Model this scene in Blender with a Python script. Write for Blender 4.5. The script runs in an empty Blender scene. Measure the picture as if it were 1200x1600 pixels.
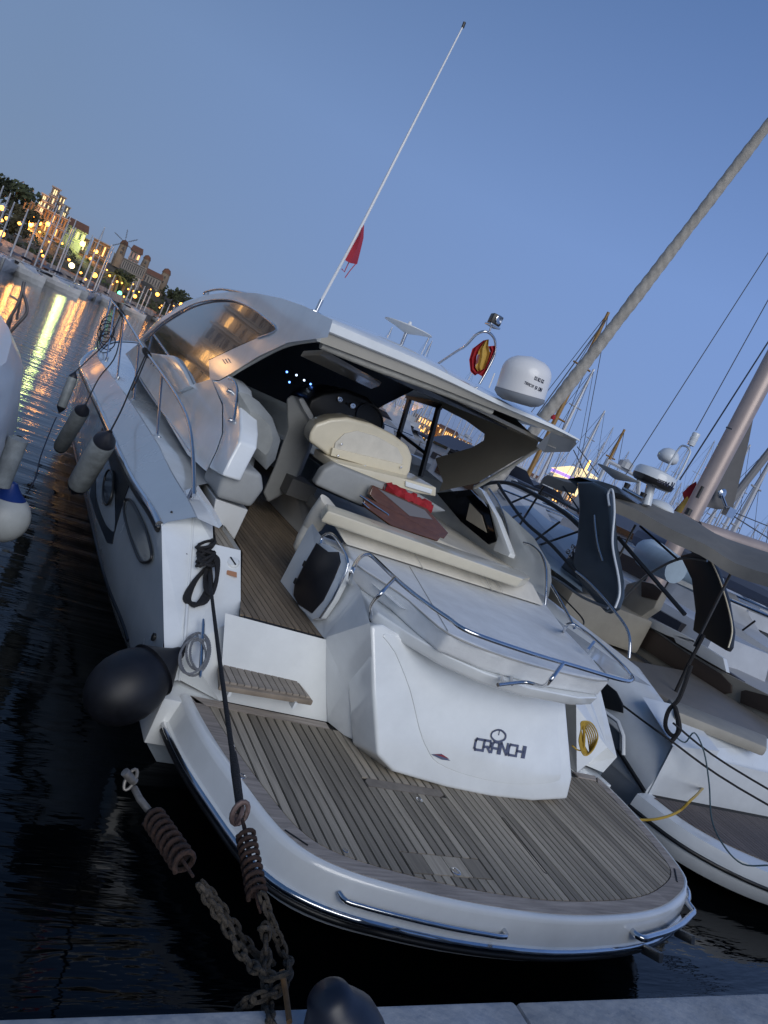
import bpy, bmesh, math, random
from mathutils import Vector, Matrix
random.seed(7)
R = math.radians
V = Vector
scene = bpy.context.scene
col = scene.collection

# ------------------------------------------------------------------ camera
CAM = V((0, 0, 2.2)); FPX = 1127.0; ROLL = R(25.32); PITCH = R(6.65); YAW = R(30.39)
fh = V((math.sin(YAW), math.cos(YAW), 0)); RT = V((math.cos(YAW), -math.sin(YAW), 0)); ZUP = V((0, 0, 1))
FW = fh*math.cos(PITCH) - ZUP*math.sin(PITCH); U2 = ZUP*math.cos(PITCH) + fh*math.sin(PITCH)
cr, sr = math.cos(ROLL), math.sin(ROLL)
cx = RT*cr + U2*sr; cy = -RT*sr + U2*cr
cam_d = bpy.data.cameras.new('camera'); cam = bpy.data.objects.new('camera', cam_d); col.objects.link(cam)
cam.matrix_world = Matrix(((cx.x, cy.x, -FW.x, CAM.x), (cx.y, cy.y, -FW.y, CAM.y), (cx.z, cy.z, -FW.z, CAM.z), (0, 0, 0, 1)))
cam_d.sensor_fit = 'VERTICAL'; cam_d.sensor_height = 36; cam_d.lens = 36*FPX/1600; cam_d.clip_start = 0.05; cam_d.clip_end = 4000
scene.camera = cam

# ------------------------------------------------------------------ dusk sky, sun, exposure
SUN_EL, SUN_AZ = R(2), R(188)
w = bpy.data.worlds.new('World'); scene.world = w; w.use_nodes = True
nt = w.node_tree; nt.nodes.clear()
NN = nt.nodes.new; LK = nt.links.new
out = NN('ShaderNodeOutputWorld'); bg = NN('ShaderNodeBackground'); sky = NN('ShaderNodeTexSky')
sky.sky_type = 'NISHITA'; sky.sun_disc = False; sky.sun_elevation = SUN_EL; sky.sun_rotation = SUN_AZ
sky.air_density = 1.0; sky.dust_density = 0.6; sky.ozone_density = 4.0
tc = NN('ShaderNodeTexCoord'); sp = NN('ShaderNodeSeparateXYZ'); LK(tc.outputs['Generated'], sp.inputs[0])
rp = NN('ShaderNodeValToRGB'); LK(sp.outputs['Z'], rp.inputs[0])          # deep blue overhead to pale periwinkle above the horizon
els = rp.color_ramp.elements
stops = [(0.0, (.25, .34, .58)), (.07, (.24, .365, .68)), (.3, (.215, .35, .70)), (.55, (.125, .23, .51)), (.78, (.072, .155, .395)), (1.0, (.06, .135, .35))]
els[0].position, els[0].color = stops[0][0], (*stops[0][1], 1); els[1].position, els[1].color = stops[-1][0], (*stops[-1][1], 1)
for p_, c_ in stops[1:-1]:
    e = els.new(p_); e.color = (*c_, 1)
mr = NN('ShaderNodeMapRange'); mr.inputs[1].default_value = .75; mr.inputs[2].default_value = -.05   # east to west
LK(sp.outputs['X'], mr.inputs[0])
m1 = NN('ShaderNodeMix'); m1.data_type = 'RGBA'; m1.blend_type = 'MULTIPLY'
LK(mr.outputs[0], m1.inputs['Factor']); LK(rp.outputs[0], m1.inputs['A']); m1.inputs['B'].default_value = (.86, .81, .68, 1)
m2 = NN('ShaderNodeMix'); m2.data_type = 'RGBA'; m2.blend_type = 'MULTIPLY'; m2.inputs['Factor'].default_value = 1
LK(sky.outputs[0], m2.inputs['A']); m2.inputs['B'].default_value = (.12, .12, .16, 1)
m3 = NN('ShaderNodeMix'); m3.data_type = 'RGBA'; m3.inputs['Factor'].default_value = .12
LK(m1.outputs['Result'], m3.inputs['A']); LK(m2.outputs['Result'], m3.inputs['B'])
LK(m3.outputs['Result'], bg.inputs[0]); LK(bg.outputs[0], out.inputs[0])
bg.inputs['Strength'].default_value = 1.0
sl = bpy.data.lights.new('sun', 'SUN'); sun = bpy.data.objects.new('sun', sl); col.objects.link(sun)
sl.energy = 1.75; sl.angle = R(45); sl.color = (1.0, 0.985, 0.96)
# dusk afterglow from behind the photographer
sdir = V((math.sin(SUN_AZ), math.cos(SUN_AZ), math.tan(R(27))))
sun.rotation_euler = sdir.to_track_quat('Z', 'Y').to_euler()
scene.view_settings.view_transform = 'Standard'; scene.view_settings.look = 'None'
scene.view_settings.exposure = 0.0; scene.view_settings.gamma = 1; scene.view_settings.use_curve_mapping = False

# ------------------------------------------------------------------ pixel rays meet physical planes of the boats
def ray(px, py):
    dx, dy = px-600, py-800
    return RT*(dx*cr+dy*sr) - U2*(-dx*sr+dy*cr) + FW*FPX
def PX(x, px, py): d = ray(px, py); return CAM + d*((x-CAM.x)/d.x)
def PY(y, px, py): d = ray(px, py); return CAM + d*((y-CAM.y)/d.y)
def PZ(z, px, py): d = ray(px, py); return CAM + d*((z-CAM.z)/d.z)
def PN(n, p, px, py):
    n = V(n); d = ray(px, py); return CAM + d*((V(p)-CAM).dot(n)/d.dot(n))
def PD(dist, px, py):
    d = ray(px, py); return CAM + d*(dist/math.hypot(d.x, d.y))
def PXs(x, *ps): return [PX(x, *p) for p in ps]
def PYs(y, *ps): return [PY(y, *p) for p in ps]
def PZs(z, *ps): return [PZ(z, *p) for p in ps]

# ------------------------------------------------------------------ materials
MATS = {}
def mat(name, color, rough=.5, metal=0, coat=0, noise=0, nscale=8, bump=0, bscale=40, emit=None, estr=0, trans=0, alpha=1, var=0, spec=None, grain=None):
    if name in MATS: return MATS[name]
    m = bpy.data.materials.new(name); m.use_nodes = True; MATS[name] = m
    n = m.node_tree; b = n.nodes['Principled BSDF']; N = n.nodes.new; L = n.links.new
    b.inputs['Base Color'].default_value = (*color, 1); b.inputs['Roughness'].default_value = rough; b.inputs['Metallic'].default_value = metal
    b.inputs['Coat Weight'].default_value = coat; b.inputs['Coat Roughness'].default_value = .08
    if spec is not None: b.inputs['Specular IOR Level'].default_value = spec
    if trans: b.inputs['Transmission Weight'].default_value = trans
    if alpha < 1: b.inputs['Alpha'].default_value = alpha
    if emit: b.inputs['Emission Color'].default_value = (*emit, 1); b.inputs['Emission Strength'].default_value = estr
    t = N('ShaderNodeTexCoord'); src = t.outputs['Object']
    if grain:
        mp = N('ShaderNodeMapping'); mp.inputs['Scale'].default_value = grain; L(src, mp.inputs[0]); src = mp.outputs[0]
    last = None
    if noise:
        no = N('ShaderNodeTexNoise'); no.inputs['Scale'].default_value = nscale; no.inputs['Detail'].default_value = 6; no.inputs['Roughness'].default_value = .65
        L(src, no.inputs['Vector'])
        r = N('ShaderNodeMapRange'); r.inputs[1].default_value = .3; r.inputs[2].default_value = .7; r.inputs[3].default_value = 1-noise; r.inputs[4].default_value = 1+noise*.6
        L(no.outputs[0], r.inputs[0])
        mx = N('ShaderNodeVectorMath'); mx.operation = 'SCALE'; mx.inputs[0].default_value = color; L(r.outputs[0], mx.inputs['Scale']); last = mx.outputs[0]
        r2 = N('ShaderNodeMapRange'); r2.inputs[3].default_value = max(0, rough-.08); r2.inputs[4].default_value = min(1, rough+.1); L(no.outputs[0], r2.inputs[0]); L(r2.outputs[0], b.inputs['Roughness'])
    if var:
        oi = N('ShaderNodeObjectInfo'); r = N('ShaderNodeMapRange'); r.inputs[3].default_value = 1-var; r.inputs[4].default_value = 1+var; L(oi.outputs['Random'], r.inputs[0])
        mx = N('ShaderNodeVectorMath'); mx.operation = 'SCALE'; L(r.outputs[0], mx.inputs['Scale'])
        if last: L(last, mx.inputs[0])
        else: mx.inputs[0].default_value = color
        last = mx.outputs[0]
    if last: L(last, b.inputs['Base Color'])
    if bump:
        no = N('ShaderNodeTexNoise'); no.inputs['Scale'].default_value = bscale; no.inputs['Detail'].default_value = 4; L(src, no.inputs['Vector'])
        bp = N('ShaderNodeBump'); bp.inputs['Strength'].default_value = bump; bp.inputs['Distance'].default_value = .02; L(no.outputs[0], bp.inputs['Height']); L(bp.outputs[0], b.inputs['Normal'])
    return m
GEL = mat('gelcoat', (.76, .79, .80), .20, coat=.8, noise=.11, nscale=2.3)
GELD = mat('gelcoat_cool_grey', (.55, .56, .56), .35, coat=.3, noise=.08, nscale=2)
LINER = mat('liner', (.42, .38, .31), .22, coat=.4, noise=.08, nscale=2)
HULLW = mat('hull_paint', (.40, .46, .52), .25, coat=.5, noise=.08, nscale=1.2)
HULLB = mat('hull_dark_stripe', (.006, .009, .016), .3, spec=.15)
CHROME = mat('chrome', (.62, .63, .65), .12, metal=1, noise=.1, nscale=20)
BLACK = mat('black_plastic', (.012, .013, .015), .4)
RUB = mat('black_rubber', (.01, .01, .011), .45, noise=.2)
CAULK = mat('caulk', (.012, .011, .01), .7)
TEAK = mat('weathered_teak', (.32, .28, .225), .75, noise=.34, nscale=2.2, bump=.2, bscale=10, var=.34, grain=(14, 1.1, 14))
TEAKW = mat('warm_teak', (.22, .17, .12), .7, noise=.35, nscale=3, bump=.3, bscale=14, var=.18, grain=(14, 1.1, 14))
TEAKX = mat('teak_crosswise', (.33, .29, .26), .75, noise=.42, nscale=3, bump=.2, bscale=10, var=.14, grain=(1.1, 14, 14))
VINYL = mat('cream_vinyl', (.60, .57, .50), .5, noise=.12, nscale=5, bump=.12, bscale=60)
VINYLB = mat('sunpad_vinyl', (.74, .76, .77), .5, noise=.14, nscale=4, bump=.12, bscale=60)
GREYV = mat('grey_vinyl', (.30, .31, .31), .55, noise=.12, nscale=5)
TARP = mat('grey_tarp', (.27, .28, .27), .75, noise=.2, nscale=5, bump=.5, bscale=6)
DARKG = mat('dark_tinted_glass', (.004, .004, .006), .06, spec=.25)
DASH = mat('dashboard', (.012, .012, .013), .35, noise=.3)
CREAM = mat('cream_moulding', (.66, .60, .46), .3, coat=.4, noise=.05)
def glass_mat(name, tint=(.35, .37, .4), fac=.75):
    m = bpy.data.materials.new(name); m.use_nodes = True; n = m.node_tree; n.nodes.clear(); N = n.nodes.new; L = n.links.new
    o = N('ShaderNodeOutputMaterial'); t = N('ShaderNodeBsdfTransparent'); t.inputs[0].default_value = (*tint, 1)
    g = N('ShaderNodeBsdfGlossy'); g.inputs['Roughness'].default_value = .02; f = N('ShaderNodeValue'); f.outputs[0].default_value = .07
    x = N('ShaderNodeMixShader'); L(f.outputs[0], x.inputs[0]); L(t.outputs[0], x.inputs[1]); L(g.outputs[0], x.inputs[2]); L(x.outputs[0], o.inputs[0]); return m
CLEAR = glass_mat('clear_glass', (.80, .82, .86))

# ------------------------------------------------------------------ object helpers
USED = {}
def link(name, me, m, parent=None, smooth=False):
    if m is not None:
        me.materials.clear(); me.materials.append(m)
    if smooth:
        for p in me.polygons: p.use_smooth = True
    o = bpy.data.objects.new(name, me); col.objects.link(o)
    if parent is not None:
        o.parent = parent; o.matrix_parent_inverse = parent.matrix_world.inverted() if parent.type != 'MESH' else Matrix()
    return o
def adopt(o, parent, loc=None):
    if loc is not None: o.location = loc
    o.parent = parent; o.matrix_parent_inverse = parent.matrix_world.inverted() if parent.type != 'MESH' else Matrix()
def empty(name, label, cat, loc=(0, 0, 0), group=None):
    o = bpy.data.objects.new(name, None); col.objects.link(o); o.location = loc; o.empty_display_size = .1
    o.matrix_world = Matrix.Translation(V(loc))
    o['label'] = label; o['category'] = cat
    if group: o['group'] = group
    return o
def tag(o, label, cat, group=None):
    o['label'] = label; o['category'] = cat
    if group: o['group'] = group
    return o
def struct(o): o['kind'] = 'structure'; return o
def stuff(o): o['kind'] = 'stuff'; return o

class MB:
    """collects verts and faces of one mesh"""
    def __init__(s): s.v = []; s.f = []
    def add(s, vs, fs):
        b = len(s.v); s.v += [tuple(v) for v in vs]; s.f += [tuple(i+b for i in f) for f in fs]; return s
    def box(s, a, b):
        (x0, y0, z0), (x1, y1, z1) = a, b
        return s.add([(x, y, z) for z in (z0, z1) for y in (y0, y1) for x in (x0, x1)], [(0, 2, 3, 1), (4, 5, 7, 6), (0, 1, 5, 4), (2, 6, 7, 3), (0, 4, 6, 2), (1, 3, 7, 5)])
    def obox(s, c, ax, ay, az):
        c, ax, ay, az = V(c), V(ax), V(ay), V(az)
        return s.add([c+ax*i+ay*j+az*k for k in (-1, 1) for j in (-1, 1) for i in (-1, 1)], [(0, 2, 3, 1), (4, 5, 7, 6), (0, 1, 5, 4), (2, 6, 7, 3), (0, 4, 6, 2), (1, 3, 7, 5)])
    def prism(s, pts, off):
        n = len(pts); off = V(off); pts = [V(p) for p in pts]
        return s.add(pts+[p+off for p in pts], [tuple(range(n))[::-1], tuple(range(n, 2*n))]+[(i, (i+1) % n, n+(i+1) % n, n+i) for i in range(n)])
    def grid(s, rows, closed=False):
        nr, nc = len(rows), len(rows[0]); vs = [p for r in rows for p in r]; fs = []
        for i in range(nr-1):
            for j in range(nc if closed else nc-1):
                k = (j+1) % nc; fs.append((i*nc+j, i*nc+k, (i+1)*nc+k, (i+1)*nc+j))
        return s.add(vs, fs)
    def tube(s, pts, r, seg=8, closed=False, flat=1.0):
        pts = [V(p) for p in pts]; n = len(pts); rr = r if isinstance(r, (list, tuple)) else [r]*n; rows = []; up = None
        for i, p in enumerate(pts):
            if closed: t = (pts[(i+1) % n]-pts[i-1])
            else: t = pts[min(i+1, n-1)]-pts[max(i-1, 0)]
            t = t.normalized() if t.length > 1e-9 else V((0, 0, 1))
            if up is None: up = t.orthogonal().normalized() if abs(t.z) > .9 else V((0, 0, 1))
            a = up-t*up.dot(t); a = a.normalized() if a.length > 1e-6 else t.orthogonal().normalized(); up = a; b = t.cross(a)
            rows.append([p+(a*math.cos(2*math.pi*k/seg)*flat+b*math.sin(2*math.pi*k/seg))*rr[i] for k in range(seg)])
        if closed: rows.append(rows[0])
        s.grid(rows, True)
        if not closed:
            b0 = len(s.v)-n*seg; s.f.append(tuple(b0+k for k in range(seg))[::-1]); s.f.append(tuple(b0+(n-1)*seg+k for k in range(seg)))
        return s
    def lathe(s, prof, base=(0, 0, 0), axis=(0, 0, 1), seg=20):
        base = V(base); ax = V(axis).normalized(); a = ax.orthogonal().normalized(); b = ax.cross(a)
        s.grid([[base+ax*z+(a*math.cos(2*math.pi*k/seg)+b*math.sin(2*math.pi*k/seg))*max(r, 1e-4) for k in range(seg)] for r, z in prof], True)
        return s
    def me(s, name='mesh'):
        m = bpy.data.meshes.new(name); m.from_pydata(s.v, [], s.f); m.validate()
        bm = bmesh.new(); bm.from_mesh(m); bmesh.ops.recalc_face_normals(bm, faces=bm.faces); bm.to_mesh(m); bm.free(); return m
    def build(s, name, m, parent=None, smooth=False, bevel=0, bseg=2, flip=False):
        me = s.me(name)
        if bevel:
            bm = bmesh.new(); bm.from_mesh(me)
            bmesh.ops.remove_doubles(bm, verts=bm.verts, dist=1e-5)
            es = [e for e in bm.edges if len(e.link_faces) == 2 and e.calc_face_angle(0) > R(25)]
            bmesh.ops.bevel(bm, geom=es, offset=bevel, segments=bseg, profile=.6, affect='EDGES', clamp_overlap=True)
            bm.to_mesh(me); bm.free()
            try: me.set_sharp_from_angle(angle=R(40))
            except Exception: pass
        o = link(name, me, m, parent, smooth or bevel > 0)
        if smooth and not bevel:
            try: me.set_sharp_from_angle(angle=R(45))
            except Exception: pass
        return o
def cr_pts(pts, n=6, closed=False):
    """Catmull-Rom through points"""
    pts = [V(p) for p in pts]; N = len(pts); res = []
    if N < 3 and not closed: return pts
    for i in range(N if closed else N-1):
        if closed: p0, p1, p2, p3 = pts[i-1], pts[i], pts[(i+1) % N], pts[(i+2) % N]
        else: p0, p1, p2, p3 = pts[max(i-1, 0)], pts[i], pts[i+1], pts[min(i+2, N-1)]
        for k in range(n):
            t = k/n; res.append(.5*((2*p1)+(p2-p0)*t+(2*p0-5*p1+4*p2-p3)*t*t+(3*p1-p0-3*p2+p3)*t**3))
    if not closed: res.append(pts[-1])
    return res
def rail(name, pts, r=.0125, m=None, parent=None, n=6, seg=10, feet=True):
    return MB().tube(cr_pts(pts, n), r, seg).build(name, m or CHROME, parent, smooth=True)
def rope(name, pts, r=.008, m=None, parent=None, n=6, seg=7, smooth_path=True):
    return MB().tube(cr_pts(pts, n) if smooth_path else pts, r, seg).build(name, m or ROPEB, parent, smooth=True)
def twist_rope(name, pts, r, m, parent=None, n=10, pitch=None, label=None):
    """three strands laid round each other"""
    P = cr_pts(pts, n); mb = MB(); L = [0]
    for a, b in zip(P, P[1:]): L.append(L[-1]+(b-a).length)
    pitch = pitch or r*7; tot = L[-1]; step = pitch/8; cnt = max(8, min(700, int(tot/step))); C = []
    j = 0
    for k in range(cnt+1):
        d = tot*k/cnt
        while j < len(L)-2 and L[j+1] < d: j += 1
        f = (d-L[j])/max(L[j+1]-L[j], 1e-9); C.append(P[j].lerp(P[j+1], min(f, 1)))
    for s in range(3):
        q = []
        up = None
        for k, p in enumerate(C):
            t = (C[min(k+1, cnt)]-C[max(k-1, 0)]).normalized()
            if up is None: up = t.orthogonal().normalized()
            a = (up-t*up.dot(t)).normalized(); up = a; b = t.cross(a); an = 2*math.pi*(s/3+tot*k/cnt/pitch)
            q.append(p+(a*math.cos(an)+b*math.sin(an))*r*.5)
        mb.tube(q, r*.55, 6)
    return mb.build(name, m, parent, smooth=True)
def torus_pts(c, ax, ay, n=20, wob=0, rnd=None):
    c, ax, ay = V(c), V(ax), V(ay)
    return [c+ax*math.cos(2*math.pi*k/n)*(1+wob*math.sin(3*k))+ay*math.sin(2*math.pi*k/n) for k in range(n)]
def inflate(name, top, off, m, parent=None, r=.03, seg=3, sub=0):
    """thick slab from a polygon with rounded edges"""
    return MB().prism(top, off).build(name, m, parent, bevel=r, bseg=seg)
def clip(poly, axis, val, keep_less):
    res = []
    for i in range(len(poly)):
        a, b = poly[i-1], poly[i]; ia = (a[axis] <= val) == keep_less; ib = (b[axis] <= val) == keep_less
        if ia != ib:
            t = (val-a[axis])/(b[axis]-a[axis]); res.append((a[0]+(b[0]-a[0])*t, a[1]+(b[1]-a[1])*t))
        if ib: res.append(b)
    return res
def planks(parent, poly, z, w, gap, m, axis=0, start=None, th=.008, holes=(), name='plank', limit=200):
    """lay planks of width w, cut to the polygon; every plank its own object"""
    lo = min(p[axis] for p in poly); hi = max(p[axis] for p in poly); x = lo if start is None else start; k = 0
    zz = z if callable(z) else (lambda px, py: z)
    while x < hi and k < limit:
        pc = clip(clip(poly, axis, x+w-gap, True), axis, x, False) if True else poly
        pieces = [pc]
        for (a0, b0, a1, b1) in holes:            # hole rect in (x0,y0,x1,y1)
            nxt = []
            for q in pieces:
                if len(q) < 3: continue
                mx = sum(p[0] for p in q)/len(q); my = sum(p[1] for p in q)/len(q)
                c = mx if axis == 0 else my; (l, h) = (a0, a1) if axis == 0 else (b0, b1)
                if l-.002 < c < h+.002:
                    (s0, s1) = (b0, b1) if axis == 0 else (a0, a1)
                    nxt += [clip(q, 1-axis, s0, True), clip(q, 1-axis, s1, False)]
                else: nxt.append(q)
            pieces = nxt
        for q in pieces:
            if len(q) >= 3:
                ar = abs(sum(q[i-1][0]*q[i][1]-q[i][0]*q[i-1][1] for i in range(len(q))))/2
                if ar < 4e-4: continue
                c = V((sum(p[0] for p in q)/len(q), sum(p[1] for p in q)/len(q), 0)); c.z = zz(c.x, c.y)
                mb = MB().prism([V((p[0], p[1], zz(p[0], p[1])+random.uniform(-.0008, .0008)))-c for p in q], (0, 0, -th))
                o = mb.build(name, m, None)
                adopt(o, parent, c)
        x += w; k += 1
def strip_boards(parent, outer, inner, z, m, cuts, th=.009, name='margin_board'):
    """margin boards between an outer and an inner polyline of the same length, cut at the given indexes"""
    for a, b in zip(cuts, cuts[1:]):
        po = outer[a:b+1]; pi = inner[a:b+1]; mb = MB(); n = len(po)
        top = [V((p[0], p[1], z)) for p in po]+[V((p[0], p[1], z)) for p in pi[::-1]]
        rows = [[V((p[0], p[1], z)) for p in po], [V((p[0], p[1], z)) for p in pi], [V((p[0], p[1], z-th)) for p in pi], [V((p[0], p[1], z-th)) for p in po], [V((p[0], p[1], z)) for p in po]]
        mb.grid(rows); o = mb.build(name, m, None); adopt(o, parent)
def text(body, size, loc, right, up, m, parent, name='lettering', ext=.001, align='CENTER'):
    cu = bpy.data.curves.new('t', 'FONT'); cu.body = body; cu.size = size; cu.extrude = ext; cu.align_x = align; cu.align_y = 'CENTER'
    to = bpy.data.objects.new('t', cu); col.objects.link(to); dg = bpy.context.evaluated_depsgraph_get()
    me = bpy.data.meshes.new_from_object(to.evaluated_get(dg)); bpy.data.objects.remove(to)
    r_, u_ = V(right).normalized(), V(up); u_ = (u_-r_*u_.dot(r_)).normalized(); n_ = r_.cross(u_)
    M = Matrix(((r_.x, u_.x, n_.x, loc[0]), (r_.y, u_.y, n_.y, loc[1]), (r_.z, u_.z, n_.z, loc[2]), (0, 0, 0, 1)))
    me.transform(M); return link(name, me, m, parent)
ROPEB = mat('black_rope', (.012, .012, .014), .8, bump=.6, bscale=120)
ROPEG = mat('grey_rope', (.17, .18, .20), .8, noise=.3, nscale=40)
YEL = mat('yellow_hose', (.45, .30, .05), .45)
RUST = mat('rusty_iron', (.034, .017, .012), .85, noise=.6, nscale=30, bump=.8, bscale=60)
RUSTW = mat('crusted_chain', (.055, .046, .036), .9, noise=.6, nscale=40, bump=1, bscale=60)

# ------------------------------------------------------------------ harbour water
WAT = bpy.data.materials.new('harbour_water'); WAT.use_nodes = True
n = WAT.node_tree; b = n.nodes['Principled BSDF']; N = n.nodes.new; L = n.links.new
b.inputs['Base Color'].default_value = (.0012, .002, .0024, 1); b.inputs['Roughness'].default_value = .035; b.inputs['IOR'].default_value = 1.33
t = N('ShaderNodeTexCoord')
n1 = N('ShaderNodeTexNoise'); n1.inputs['Scale'].default_value = 1.7; n1.inputs['Detail'].default_value = 5; n1.inputs['Distortion'].default_value = .4
n2 = N('ShaderNodeTexNoise'); n2.inputs['Scale'].default_value = .35; n2.inputs['Detail'].default_value = 2
mp = N('ShaderNodeMapping'); mp.inputs['Scale'].default_value = (.30, 1.7, 1); mp.inputs['Rotation'].default_value = (0, 0, R(-4))
L(t.outputs['Object'], mp.inputs[0]); L(mp.outputs[0], n1.inputs['Vector']); L(mp.outputs[0], n2.inputs['Vector'])
ad = N('ShaderNodeMath'); ad.operation = 'ADD'; L(n1.outputs[0], ad.inputs[0]); L(n2.outputs[0], ad.inputs[1])
bp = N('ShaderNodeBump'); bp.inputs['Strength'].default_value = .30; bp.inputs['Distance'].default_value = .10; L(ad.outputs[0], bp.inputs['Height']); L(bp.outputs[0], b.inputs['Normal'])
water = struct(MB().add([(-1500, -1500, 0), (1500, -1500, 0), (1500, 1500, 0), (-1500, 1500, 0)], [(0, 1, 2, 3)]).build('water', WAT))

# ================================================================== the white motor yacht in the middle
XC = 3.03
def mir(p): return V((2*XC-p[0], p[1], p[2]))
yacht = empty('motor_yacht', 'large white motor yacht with a hardtop and teak swim platform, moored stern to the quay', 'motor yacht', (XC, 3.4, 0))
rub = [PX(1.1, 252, 820), PX(1.08, 239, 795), PX(1.03, 203, 739), PX(1.0, 165, 654), PX(1.0, 137, 596), PX(1.06, 127, 568), V((1.35, 13.2, 1.2)), V((1.9, 14.3, 1.33)), V((2.5, 14.95, 1.4)), V((XC, 15.2, 1.42))]
rub = [V((p.x, p.y, max(p.z, 0.9))) for p in rub]
rub = cr_pts(rub, 5)
def off(p, i, k):                                # inboard offset at the bow
    t = min(1, max(0, (p.y-11)/4.2)); return k*(1-.55*t), k*t*.8
def dz_(p, z): return z-(.10*max(0, 1-max(0, p.y-4.15)/1.3) if z > .1 else 0)
rows = []
for dx, z in ((.2, .20), (.17, .21), (.03, .03), (0, 0), (.005, -.02), (.04, -.42), (.10, -.75), (.22, -.95), (.7, -1.4), (1.1, -1.5)):
    r = []
    for i, p in enumerate(rub):
        a, b = off(p, i, dx); t = min(1, max(0, (p.y-11)/4.2))
        r.append(V((min(p.x+a+t*.35*max(0, -z), XC), p.y-b-t*1.3*max(0, -z), p.z+dz_(p, z))))
    if z <= 0:
        ends = [(1.09, 1.10, 4.15), (.62, 1.2, 3.47), (.30, 1.27, 3.45), (.1, 1.31, 3.45), (-.1, 1.5, 3.47), (-.6, 1.9, 3.6)]
        zz = r[0].z
        for (za, xa, ya), (zb, xb, yb) in zip(ends, ends[1:]):
            if zz <= za and zz >= zb: f = (za-zz)/(za-zb); r = [V((xa+(xb-xa)*f, ya+(yb-ya)*f, zz))]+r
        if len(r) == len(rub): r = [r[0]]+r
    else: r = [r[0]]+r
    rows.append(r)
mb = MB(); mb.grid(rows); mb.grid([[mir(p) for p in r] for r in rows])
# transom under the platform
mb.add([(1.30, 3.452, .38), (4.76, 3.452, .38), (4.75, 3.452, .1), (4.56, 3.47, -.1), (4.2, 3.6, -.5), (1.86, 3.6, -.5), (1.5, 3.47, -.1), (1.31, 3.452, .1)], [tuple(range(8))])
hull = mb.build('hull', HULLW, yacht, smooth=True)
from mathutils.bvhtree import BVHTree
HB = BVHTree.FromPolygons([V(v) for v in mb.v], mb.f)
deckrow_a = [V((p.x+.2, p.y-(.16*min(1, max(0, (p.y-11)/4.2))), p.z+dz_(p, .205))) for p in rub]
dkA = [p for p in deckrow_a if p.y < 10.0]; dkB = [p for p in deckrow_a if p.y > 9.4]
for f_ in (lambda p: V(p), mir):
    MB().grid([[f_((p.x-.02, p.y, p.z)) for p in dkA], [f_((p.x+.13, p.y, p.z-.015)) for p in dkA], [f_((p.x+.14 if p.y < 4.9 else (1.52 if p.y < 5.8 else 1.72), p.y, p.z+.01)) for p in dkA]]).build('side_deck', GEL, yacht, smooth=True)
    MB().grid([[f_((p.x-.02, p.y, p.z)) for p in dkB], [f_((min(p.x+.16, XC), p.y, p.z-.015)) for p in dkB], [f_((min(p.x+1.0, XC), p.y, p.z+.05)) for p in dkB], [f_((XC, p.y, p.z+.07)) for p in dkB]]).build('foredeck', GEL, yacht, smooth=True)
sk = [V((p.x-.012, p.y, p.z)) for p in rub]
MB().tube(sk, .022, 8).build('rub_rail', CHROME, hull, smooth=True)
MB().tube([V((p.x-.006, p.y, p.z-.035)) for p in rub], .018, 6).build('rub_rail_strip', BLACK, hull, smooth=True)
MB().tube([mir(p) for p in sk], .022, 8).build('rub_rail', CHROME, hull, smooth=True)
# boot stripe, dark graphic with portholes
hx = 1.125
def hs(px, py):                                   # a point on the port topside
    h = HB.ray_cast(CAM, ray(px, py).normalized()); return h[0]-V((.006, .001, 0)) if h[0] is not None else PX(1.1, px, py)
MB().tube([p-V((.004, 0, 0)) for p in rows[6][1:22]], .012, 6).build('boot_stripe', HULLB, hull, smooth=True)
MB().prism([hs(*q) for q in ((160, 668), (182, 708), (206, 748), (190, 795), (176, 850), (168, 848), (150, 805), (141, 775), (150, 720))], (.004, 0, 0)).build('hull_graphic', HULLB, hull)
def porthole(c, ax, ay, m):
    ri = torus_pts(c, ax, ay, 28); g = MB().prism(ri, (.004, 0, 0)).build('porthole', m, hull)
    MB().tube(torus_pts(c, ax, ay, 28), .008, 8, closed=True).build('porthole_frame', CHROME if m is not DARKG else BLACK, g, smooth=True)
c0 = hs(172, 762); porthole(c0-V((.012, 0, 0)), (hs(170, 790)-hs(176, 735))*.5, (hs(180, 765)-hs(165, 760))*.5, DARKG)
c1 = hs(219, 832); ob = MB()
ov = [hs(*q) for q in ((199, 783), (208, 783), (219, 800), (233, 832), (241, 862), (240, 876), (230, 880), (221, 873), (206, 835), (198, 803))]
pg = MB().prism([p-V((.005, 0, 0)) for p in cr_pts(ov, 3, True)], (.004, 0, 0)).build('porthole', mat('porthole_glass', (.22, .25, .27), .12, coat=.6), hull)
MB().tube([p-V((.012, 0, 0)) for p in cr_pts(ov, 3, True)], .009, 8, closed=True).build('porthole_frame', BLACK, pg, smooth=True)
MB().lathe([(0, 0), (.022, 0), (.022, .012), (0, .014)], hs(243, 996), (-1, 0, 0), 16).build('exhaust_cap', BLACK, hull)

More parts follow.
